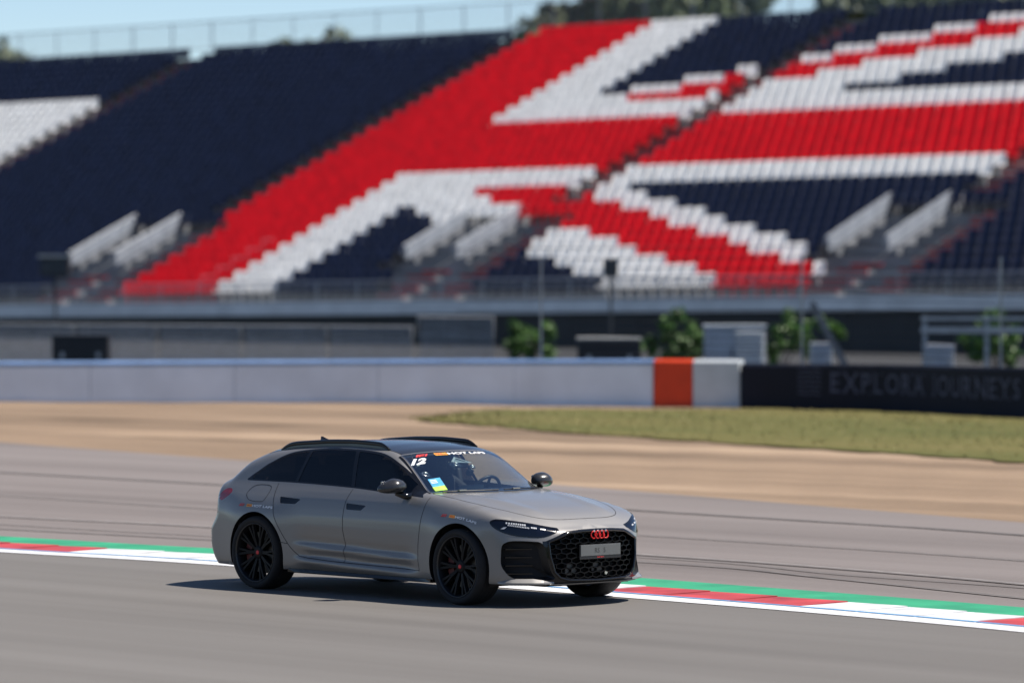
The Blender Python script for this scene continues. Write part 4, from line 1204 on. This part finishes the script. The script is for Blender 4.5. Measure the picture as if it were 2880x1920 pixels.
for row in range(-1, 12):
    z = .20 + row * hh_ * .75
    for c_ in range(-8, 9):
        y = c_ * hw * 2 + (hw if row % 2 else 0)
        p = [(y, z + hh_ * .5), (y + hw, z + hh_ * .25), (y + hw, z - hh_ * .25), (y, z - hh_ * .5), (y - hw, z - hh_ * .25), (y - hw, z + hh_ * .25)]
        for i in (0, 1, 2): bar(p[i], p[i + 1])
mb.build('honeycomb', mat('grille black', (.003, .003, .004), .30, spec=.18), grille)
# sensor blocks low in the grille
for y, z, w, h in ((-.30, .345, .075, .055), (.02, .36, .07, .045)): MB().bbox((.0 + gx(y, z) - 2.33, y, z - .46), (.02, w, h), .008).build('sensor_cover', M_satb, grille)
MB().tube([(gx(.12, .30) - 2.30 - .01, .12, .30 - .46), (gx(.12, .30) - 2.30 + .012, .12, .30 - .46)], .018, 12, up=(0, 1, 0)).build('tow_eye', M_chrome, grille)
# four interlocked rings
em = empty('ring_emblem', (2.352, .025, .655), 0, grille); em.matrix_parent_inverse = Matrix.Translation(-Vector((2.30, 0, .46)))
for k in range(4):
    mb = MB(); L3 = [(.004 * math.cos(3 * a + k), (k - 1.5) * .050 + .0335 * math.cos(a), .0345 * math.sin(a)) for a in np.linspace(0, 2 * math.pi, 28, endpoint=False)]
    tube_loop(mb, L3, .0062, 6); mb.build('ring', M_redp, em, True)
    MB().tube([((-.02), (k - 1.5) * .050, .034), (.006, (k - 1.5) * .050, .036)], .012, 6, up=(0, 1, 0)).build('ring_mount', M_chrome, em)
# plate
pl = empty('number_plate', (2.366, .025, .511), 0, grille); pl.matrix_parent_inverse = Matrix.Translation(-Vector((2.30, 0, .46)))
MB().bbox((-.012, 0, -.010), (.008, .263, .068), .004).build('plate_holder', M_satb, pl)
MB().bbox((-.003, 0, .003), (.004, .253, .051), .003).build('plate_face', M_plate, pl)
for word, y0 in (('RS', -.075), ('5', .035)):
    tv_, tf_ = text_geo(word, .062)
    MB().add([(.0022, p[0] + y0, p[1] - .020) for p in tv_], tf_).build('plate_text', M_text, pl)
tv_, tf_ = text_geo('Audi Sport', .020); w = tv_[:, 0].max()
MB().add([(-.0020, (p[0] - w / 2), p[1] - .071) for p in tv_], tf_).build('holder_text', M_redt, pl)
# side intakes
ipt = lift_front(int_y)
for s in (-1, 1):
    I3 = ipt * np.array([1, -s, 1]); it = empty('side_intake', tuple(I3.mean(0)), 0, car); I0 = I3 - I3.mean(0)
    c = I0.mean(0); B = I0.copy(); B[:, 0] -= .085; B[:, 1] = c[1] + (B[:, 1] - c[1]) * .86 + (-s) * .012; B[:, 2] = c[2] + (B[:, 2] - c[2]) * .86
    n = len(I0); mesh_obj('intake_wall', np.vstack([I0, B]), [(i, (i + 1) % n, n + (i + 1) % n, n + i) for i in range(n)], M_satb, it)
    mesh_obj('intake_back', np.vstack([B, [B.mean(0)]]), [(i, (i + 1) % n, n) for i in range(n)], M_gap, it)
    mb = MB()
    for k in range(4):
        z = -.125 + .075 * k; mb.box((-.070, 0, z), (.010, .125, .005), 0, (Vector((1, 0, 0)), Vector((.75 * s, -1, 0)).normalized(), Vector((0, 0, 1))))
    mb.build('intake_slats', M_gloss, it)
    # flared lower lip that sweeps round the bumper corner
    tt = np.linspace(to_fc(F3[:1])[0, 0] + .01, to_fc(lift_front(np.array([(-.50, .232)])))[0, 0], 26)
    q = lift_fc(np.stack([tt, np.full(26, .238)], 1)); nq = grad(q); nq[:, 2] = 0; nq /= np.linalg.norm(nq, axis=1, keepdims=True); v = []
    for i, p in enumerate(q):
        e = min(1, i / 6) * min(1, (25 - i) / 9); o_ = p + nq[i] * .036 * e
        for w_ in (p + np.array([0, 0, .030 * e]), o_ + np.array([0, 0, -.006]), o_ + np.array([0, 0, -.020]), p - nq[i] * .04 + np.array([0, 0, -.034])): v.append(tuple(w_ * np.array([1, -s, 1])))
    lp = mesh_obj('bumper_lip', v, [(4 * i + a, 4 * i + a + 1, 4 * i + 5 + a, 4 * i + 4 + a) for i in range(25) for a in range(3)], M_paint, car)
    shade_auto(lp, 40)
ys_ = np.linspace(-.55, .55, 15); q = lift_front(np.stack([ys_, np.full(15, .224)], 1)); v = []
for p in q: v += [tuple(p), (p[0] + .022, p[1], p[2] - .012), (p[0] - .07, p[1], p[2] - .03)]
mesh_obj('splitter', v, [(3 * i + a, 3 * i + a + 1, 3 * i + 4 + a, 3 * i + 3 + a) for i in range(14) for a in range(2)], M_satb, car)

# ---------------------------------------------------------------- roof rails, spoiler, antenna, wipers
for s in (-1, 1):
    xs = np.linspace(-1.46, .10, 40); yy = np.interp(xs, [-1.5, -1.0, -.5, .12], [.575, .565, .552, .560])
    P = lift_top(np.stack([xs, -yy], 1)); ee = np.clip(np.minimum((xs + 1.46) / .16, (.10 - xs) / .14), 0, 1)
    MB().tube([(p[0], -s * p[1], p[2] + .004 + .034 * math.sin(e * math.pi / 2)) for p, e in zip(P, ee)], [.010 + .009 * e for e in ee], 8, flat=1.15).build('roof_rail', M_gloss, car, True)
    mb = MB(); v = []                                            # foot fairing under the rail
    for p, e in zip(P, ee): v += [(p[0], -s * (p[1] - .010), p[2] - .006), (p[0], -s * (p[1] - .007), p[2] + .006 + .028 * e), (p[0], -s * (p[1] + .007), p[2] + .006 + .028 * e), (p[0], -s * (p[1] + .010), p[2] - .006)]
    mb.add(v, [(4 * i + a, 4 * i + a + 1, 4 * i + 5 + a, 4 * i + 4 + a) for i in range(39) for a in range(3)]).build('rail_foot', M_gloss, car)
yy = np.linspace(-.60, .60, 31); v = []
for y in yy:
    a = 1 - (abs(y) / .62) ** 3 * .6
    x0, x1 = -1.52, -1.735 - .13 * (1 - (y / .6) ** 2)
    zs = lift_top(np.array([[x0, y], [x1 + .10, y]]))
    z0 = zs[0][2]; z1 = z0 - .062 - .03 * (y / .6) ** 2
    v += [(x0, y, z0 - .002), ((x0 + x1) / 2, y, (z0 + z1) / 2 + .020), (x1, y, z1), (x1 + .012, y, z1 - .022), (x1 + .09, y, zs[1][2] - .012)]
n5 = len(yy)
f = [(5 * i + a, 5 * i + a + 1, 5 * i + 6 + a, 5 * i + 5 + a) for i in range(n5 - 1) for a in range(4)] + [(0, 4, 3, 2, 1), tuple(5 * (n5 - 1) + k for k in range(5))]
shade_auto(mesh_obj('roof_spoiler', v, f, M_paint, car), 40)
P = lift_top(np.array([[-1.42, 0.]]))[0]
v = []
for t in np.linspace(0, 1, 9):
    x = P[0] - .115 + .23 * t; h = .062 * (1 - t) ** 1.3 + .003 if t > .08 else .056; w = .020 * math.sin(math.pi * min(1, .25 + .75 * t)) + .004
    v += [(x, -w, P[2] - .006 + .004 * t), (x - .012 * (1 - t), 0, P[2] + h), (x, w, P[2] - .006 + .004 * t)]
f = [(3 * i, 3 * i + 1, 3 * i + 4, 3 * i + 3) for i in range(8)] + [(3 * i + 1, 3 * i + 2, 3 * i + 5, 3 * i + 4) for i in range(8)] + [(0, 2, 1), (24, 25, 26)]
mesh_obj('antenna_fin', v, f, M_gloss, car, True)
for y0, y1 in ((-.62, -.05), (.02, .52)):
    xs = np.linspace(0, 1, 8); q = np.stack([1.055 - .40 * (y0 + (y1 - y0) * xs) ** 2, y0 + (y1 - y0) * xs], 1); P = lift_top(q)
    MB().tube([(p[0] + .01, p[1], p[2] + .012) for p in P], .007, 6).build('wiper', M_satb, car)
    MB().box((P[2][0] + .02, P[2][1] + .01, P[2][2] + .020), (.012, .045, .006)).build('wiper_clip', M_chrome, car)

# ---------------------------------------------------------------- door mirrors
for s in (-1, 1):
    mr_ = empty('door_mirror', (.590, s * .965, 1.062), 0, car); v = []; nu, nv_ = 20, 28
    for i in range(nu + 1):
        ph = math.pi * i / nu                                  # 0 outer tip .. pi inner
        for j in range(nv_):
            th = 2 * math.pi * j / nv_
            c_, s_ = math.cos(th), math.sin(th)
            rx = .105 if c_ > 0 else .050
            yv = math.cos(ph); rr = math.sin(ph) ** .62
            tap = 1.0 - .28 * max(0, yv) ** 1.5
            zz = (.080 if s_ > 0 else .060) * s_ * rr * tap + (.022 * yv * -1 if yv > 0 else 0)
            v.append((rx * c_ * rr * tap - .05 * max(0, yv) ** 2, s * (.135 * yv), zz))
    f = [(i * nv_ + j, i * nv_ + (j + 1) % nv_, (i + 1) * nv_ + (j + 1) % nv_, (i + 1) * nv_ + j) for i in range(nu) for j in range(nv_)]
    mesh_obj('mirror_shell', v, f, M_carbon, mr_, True)
    MB().bbox((-.050, 0, .004), (.006, .095, .048), .004).build('mirror_glass', M_chrome, mr_)
    MB().tube([(.10, -s * .150, -.092), (.06, -s * .10, -.088), (.01, -s * .04, -.050)], [.036, .030, .034], 10).build('mirror_foot', M_gloss, mr_, True)

# ---------------------------------------------------------------- wheels
def wheel(x, s, steer=0.0):
    w = empty('wheel', (x, s * .80, .355), 0, car); w.rotation_euler = (0, 0, steer)
    o = s
    ty = MB(); prof = [(.283, .128), (.300, .140), (.325, .142), (.343, .130), (.352, .105), (.3545, .05), (.3545, -.05), (.352, -.105), (.343, -.130), (.325, -.142), (.300, -.140), (.283, -.128), (.270, -.115), (.270, .115)]
    ty.lathe([(r, a * o) for r, a in prof], 56, 0, 'Y', close=True)
    t_ = ty.build('tyre', M_tyre, w, True)
    gr = MB()
    for a in (-.07, -.025, .025, .07): gr.lathe([(.3550, a - .006), (.3552, a), (.3550, a + .006)], 48)
    gr.build('tread_grooves', M_gap, t_)
    rim = MB(); rim.lathe([(.281, .130 * o), (.272, .120 * o), (.258, .090 * o), (.250, .0), (.255, -.10 * o)], 56); rm = rim.build('rim', M_rim, w, True)
    lip = MB(); lip.lathe([(.285, .128 * o), (.284, .136 * o), (.279, .137 * o), (.273, .126 * o)], 64); lip.build('rim_lip', M_rimlip, rm, True)
    for k in range(10):                                        # ten twin-edged spokes
        a = 2 * math.pi * k / 10
        sp = MB()
        for da in (-.10, .10):
            pts = [(.058, .086), (.15, .100), (.272, .112)]
            v = []
            for i, (r, yv) in enumerate(pts):
                aa = a + da * (.3 + .7 * i / 2); hw_ = [.011, .009, .012][i]
                cx, cz = r * math.cos(aa), r * math.sin(aa); tx, tz = -math.sin(aa), math.cos(aa)
                v += [(cx + tx * hw_, yv * o, cz + tz * hw_), (cx - tx * hw_, yv * o, cz - tz * hw_), (cx - tx * hw_ * 1.5, (yv - .035) * o, cz - tz * hw_ * 1.5), (cx + tx * hw_ * 1.5, (yv - .035) * o, cz + tz * hw_ * 1.5)]
            sp.add(v, [(4 * i + q, 4 * i + (q + 1) % 4, 4 * i + 4 + (q + 1) % 4, 4 * i + 4 + q) for i in range(2) for q in range(4)])
        sp.build('spoke', M_rim, rm)
    hub = MB(); hub.lathe([(.001, .094 * o), (.040, .094 * o), (.066, .086 * o), (.070, .05 * o)], 28); hub.build('hub', M_rim, rm, True)
    cap = MB(); cap.lathe([(.001, .100 * o), (.017, .100 * o), (.020, .094 * o)], 20); cap.build('centre_cap', M_redt, rm, True)
    dk = MB(); dk.lathe([(.08, .030 * o), (.205, .030 * o), (.205, -.002 * o), (.08, -.002 * o)], 40, close=True); dk.build('brake_disc', M_disc, w)
    cp = MB(); v = []
    for a in np.linspace(2.5, 3.6, 7):
        for r, yv in ((.135, .055), (.215, .055), (.215, -.04), (.135, -.04)): v.append((r * math.cos(a), yv * o, r * math.sin(a)))
    cp.add(v, [(4 * i + q, 4 * i + (q + 1) % 4, 4 * i + 4 + (q + 1) % 4, 4 * i + 4 + q) for i in range(6) for q in range(4)] + [(0, 3, 2, 1), (24, 25, 26, 27)])
    cp.build('brake_caliper', M_cal, w)
for x, st in ((1.45, math.radians(-2)), (-1.45, 0)):
    for s in (-1, 1): wheel(x, s, st)

# ---------------------------------------------------------------- cabin
cab = empty('cabin', (0, 0, .35), 0, car)
CI = Vector((0, 0, .35))
def cbox(name, c, d, m, bev=.04): return MB().bbox(Vector(c) - CI, d, bev).build(name, m, cab, True)
cbox('floor', (-.3, 0, .30), (1.55, .76, .04), M_matb, .01)
cbox('dashboard', (.82, 0, .86), (.20, .72, .11), M_satb, .08)
cbox('dash_top', (.90, 0, .935), (.14, .70, .025), M_satb, .02)
cbox('instrument_hood', (.62, .37, .975), (.10, .16, .03), M_satb, .025)
cbox('screen', (.60, .02, .985), (.012, .16, .065), M_gloss, .008)
cbox('centre_console', (.1, 0, .58), (.55, .12, .16), M_satb, .04)
cbox('rear_bench', (-.95, 0, .62), (.26, .64, .10), M_seat, .06)
mb = MB(); mb.bbox(Vector((-1.22, 0, .92)) - CI, (.08, .64, .28), .06, 0, (Vector((.95, 0, -.3)), Vector((0, 1, 0)), Vector((.3, 0, .95)).normalized())).build('rear_backrest', M_seat, cab, True)
for y in (-.38, 0, .38): cbox('headrest', (-1.31, y, 1.20), (.05, .12, .07), M_seat, .03)
for y in (-.38, .38):
    st = empty('front_seat', (-.02, y, .0), 0, cab)
    MB().bbox((.05, 0, .25), (.27, .25, .08), .05).build('seat_cushion', M_seat, st, True)
    MB().bbox((-.28, 0, .58), (.08, .24, .34), .06, 0, (Vector((.97, 0, .24)), Vector((0, 1, 0)), Vector((-.24, 0, .97)))).build('backrest', M_seat, st, True)
    for q in (-1, 1): MB().bbox((-.22, q * .23, .55), (.10, .035, .26), .03, 0, (Vector((.97, 0, .24)), Vector((0, 1, 0)), Vector((-.24, 0, .97)))).build('side_bolster', M_seat, st, True)
    MB().bbox((-.39, 0, .90), (.05, .13, .09), .04).build('headrest', M_seat, st, True)
sw = empty('steering_wheel', (.42, .37, .60), 0, cab)
mb = MB(); ax = Vector((-.9, 0, .42)).normalized(); e1 = Vector((0, 1, 0)); e2 = ax.cross(e1)
L3 = [(e1 * math.cos(a) + e2 * math.sin(a)) * .18 for a in np.linspace(0, 2 * math.pi, 30, endpoint=False)]
tube_loop(mb, [tuple(p) for p in L3], .016, 8); mb.build('wheel_rim', M_satb, sw, True)
mb = MB()
for a in (0, math.pi, -math.pi / 2): mb.tube([(0, 0, 0), (e1 * math.cos(a) + e2 * math.sin(a)) * .175], .014, 6)
mb.build('wheel_spokes', M_satb, sw)
MB().bbox((.02, 0, 0), (.03, .06, .06), .02).build('airbag_cover', M_satb, sw)
# rear-view mirror with its triangular base, camera mounts stuck inside the screen
P = lift_top(np.array([[.50, -.10], [.56, -.19], [.60, .05]]))
N_ = grad(P); q = P - N_ * .012
tri3 = [tuple(Vector(p) - CI) for p in q]; cc = sum((Vector(t) for t in tri3), Vector()) / 3
inner = [tuple(cc + (Vector(t) - cc) * .68) for t in tri3]
mesh_obj('mirror_base', tri3 + inner, [(0, 1, 4, 3), (1, 2, 5, 4), (2, 0, 3, 5)], mat('pale grey base', (.45, .50, .50), .5), cab)
mesh_obj('mirror_base_fill', [tuple(Vector(t) - Vector((.006, 0, .006))) for t in inner], [(0, 1, 2)], mat('grey base', (.20, .25, .26), .5), cab)
cbox('interior_mirror', (.46, -.02, 1.24), (.015, .13, .035), M_gloss, .012)
for k, (x, y, w, h) in enumerate(((.47, -.535, .13, .05), (.60, -.555, .12, .085), (.60, -.165, .13, .07), (.65, 0.0, .06, .05))):
    P = lift_top(np.array([[x, y]])); n_ = Vector(grad(P)[0]); p = Vector(P[0]) - n_ * .02 - CI
    a1 = Vector((0, 1, 0)); a2 = n_.cross(a1).normalized()
    mo = MB(); mo.bbox(p, (w / 2, h / 2, .006), .003, 0, (a1, a2, n_)).build('mount_plate', M_clear, cab)
    rg = MB(); L3 = [p + n_ * .008 + (a1 * math.cos(a) + a2 * math.sin(a)) * h * .40 for a in np.linspace(0, 6.283, 20, endpoint=False)]
    tube_loop(rg, [tuple(t) for t in L3], .007, 6); rg.build('suction_ring', M_chrome, cab, True)
    MB().bbox(p - n_ * .06, (.028, .022, .03), .008, 0, (a1, a2, n_)).build('camera', M_satb, cab)

# ---------------------------------------------------------------- stickers and lettering
def on_top(pts, d=.003):
    P = lift_top(np.array(pts)); return P + grad(P) * d
def on_side(pts, d=.003):
    P = lift_side(np.array(pts)); return P + grad(P) * d
F1A = [(0, 0), (.30, .62), (.42, .80), (.60, .88), (1.72, .88), (1.55, .62), (.72, .62), (.62, .58), (.55, .48), (.28, 0)]
F1B = [(.36, 0), (.55, .34), (.62, .40), (.72, .42), (1.42, .42), (1.24, .18), (.80, .18), (.70, .12), (.64, 0)]
F1C = [(1.30, 0), (1.86, .88), (2.16, .88), (1.60, 0)]
def poly_geo(p): return np.array(p), [tuple(range(len(p)))]
def logo_row(place, parent, total, h):
    """place(u, v): u along 0..total metres, v up; red mark, yellow box with red print, white words"""
    k = h / .88
    mb = MB()
    for q in (F1A, F1B, F1C): mb.add(place(np.array(q) * np.array([total * .165 / 2.16, k])), [tuple(range(len(q)))])
    mb.build('red_mark', M_redt, parent)
    x0 = total * .235; x1 = total * .395
    mb = MB(); mb.add(place(np.array([(x0, -.05 * h), (x1, -.05 * h), (x1, 1.02 * h), (x0, 1.02 * h)])), [(0, 1, 2, 3)]); mb.build('yellow_box', M_yel, parent)
    tv_, tf_ = text_geo('PIRELLI', 1.0, 0, .02); tv_ = tv_[:, :2] * np.array([(x1 - x0) * .86 / tv_[:, 0].max(), h * .6 / tv_[:, 1].max()]) + np.array([x0 + (x1 - x0) * .07, h * .18])
    MB().add(place(tv_, .0045), tf_).build('yellow_box_print', M_redt, parent)
    x0 = total * .405
    tv_, tf_ = text_geo('HOT LAPS', 1.0, 0, .03); tv_ = tv_[:, :2] * np.array([(total - x0) / tv_[:, 0].max(), h * .95 / tv_[:, 1].max()]) + np.array([x0, 0])
    MB().add(place(tv_), tf_).build('white_words', M_wtext, parent)
body_dec = empty('rear_lettering', (0, 0, 0), 0, car)
logo_row(lambda q, d=.003: on_side([(-1.70 + u, .796 + v - .010 * (u / .52) ** 2) for u, v in q[:, :2]], d), body_dec, .52, .024)
fd_ = empty('front_lettering', (0, 0, 0), 0, car)
logo_row(lambda q, d=.003: on_side([(1.215 + u, .806 + v + .006 * math.sin(u / .49 * 3.1) - .050 * (u / .49) ** 1.7) for u, v in q[:, :2]], d), fd_, .49, .024)
wd_ = empty('windscreen_lettering', (0, 0, 0), 0, car)
def on_wind(q, d=.003):
    out = []
    for u, v in q[:, :2]:
        y = -.495 + u; x = .484 - .36 * y * y - v; out.append((x, y))
    return on_top(out, d)
logo_row(on_wind, wd_, .86, .036)
tv_, tf_ = text_geo('12', 1.0, .25, .05); tv_ = tv_[:, :2] * np.array([.150 / tv_[:, 0].max(), .062 / tv_[:, 1].max()])
MB().add(on_top([(.475 - .35 * (-.590 + u) ** 2 + .100 - v, -.612 + u + .05 * (v / .062)) for u, v in tv_]), tf_).build('race_number', M_wtext, car)
def sticker(name, x0, x1, y0, y1, m, sk=.0):
    q = [(x1 - .34 * y0 * y0, y0 - sk), (x1 - .34 * y1 * y1, y1 - sk), (x0 - .34 * y1 * y1, y1), (x0 - .34 * y0 * y0, y0)]
    return MB().add(on_top(q), [(0, 1, 2, 3)]).build(name, m, car)
sticker('pass_sticker', .785, .885, -.590, -.475, M_cyan, .025)
sticker('pass_sticker', .892, .955, -.617, -.502, M_lime, .018)
for k in range(3): sticker('sticker_print', .805 + k * .018, .813 + k * .018, -.585 - k * .004, -.525 - k * .004, M_wtext, .002).location = (0, 0, .0015)

# ================================================================ the driver
drv = bpy.data.meshes.new('person')
J = {'pel': (-.12, .37, .60), 'sp': (-.20, .37, .80), 'ch': (-.26, .37, .98), 'nk': (-.24, .37, 1.10), 'hd': (-.20, .37, 1.19), 'ht': (-.20, .37, 1.27)}
for s, q in ((1, 'l'), (-1, 'r')):
    J['sh' + q] = (-.24, .37 + s * .19, 1.03); J['el' + q] = (.05, .37 + s * .25, .86); J['wr' + q] = (.30, .37 + s * .16, .95); J['ha' + q] = (.385, .37 + s * .155, .985)
    J['hp' + q] = (-.08, .37 + s * .09, .60); J['kn' + q] = (.36, .37 + s * .12, .68); J['an' + q] = (.66, .37 + s * .10, .40); J['ft' + q] = (.76, .37 + s * .10, .42)
names = list(J); idx = {n: i for i, n in enumerate(names)}
ed = [('pel', 'sp'), ('sp', 'ch'), ('ch', 'nk'), ('nk', 'hd'), ('hd', 'ht')]
for q in 'lr': ed += [('ch', 'sh' + q), ('sh' + q, 'el' + q), ('el' + q, 'wr' + q), ('wr' + q, 'ha' + q), ('pel', 'hp' + q), ('hp' + q, 'kn' + q), ('kn' + q, 'an' + q), ('an' + q, 'ft' + q)]
drv.from_pydata([J[n] for n in names], [(idx[a], idx[b]) for a, b in ed], [])
M_suit = mat('dark race suit', (.018, .019, .024), .8, var=.3, vscale=14)
drv.materials.append(M_suit)
per = link(bpy.data.objects.new('person', drv))
per.location = car.location; per.rotation_euler = car.rotation_euler
tag(per, 'person in dark race suit and dark helmet driving behind the windscreen', 'person')
per.modifiers.new('skin', 'SKIN')
rad = {'pel': .14, 'sp': .13, 'ch': .15, 'nk': .06, 'hd': .075, 'ht': .06, 'sh': .075, 'el': .05, 'wr': .035, 'ha': .04, 'hp': .10, 'kn': .068, 'an': .048, 'ft': .045}
for i, n in enumerate(names):
    r = rad.get(n) or rad[n[:2]]; drv.skin_vertices[0].data[i].radius = (r, r)
drv.skin_vertices[0].data[0].use_root = True
per.modifiers.new('sub', 'SUBSURF').levels = 1
hm = MB(); hm.lathe([(.001, .165), (.06, .158), (.105, .12), (.128, .06), (.130, 0), (.122, -.06), (.100, -.10), (.085, -.105)], 24, 0, 'Z', (-.185, .37, 1.20))
hm.build('helmet', mat('dark helmet', (.03, .035, .045), .2, coat=.6, var=.2, vscale=6), per, True)
vs = MB(); vs.v = []; n = 12
for i in range(n + 1):
    a = math.radians(-62 + 124 * i / n); vs.v += [(-.185 + .134 * math.cos(a), .37 + .134 * math.sin(a), 1.255), (-.185 + .134 * math.cos(a), .37 + .134 * math.sin(a), 1.165)]
vs.f = [(2 * i, 2 * i + 1, 2 * i + 3, 2 * i + 2) for i in range(n)]; vs.m = [0] * n
vs.build('visor', M_gloss, per, True)
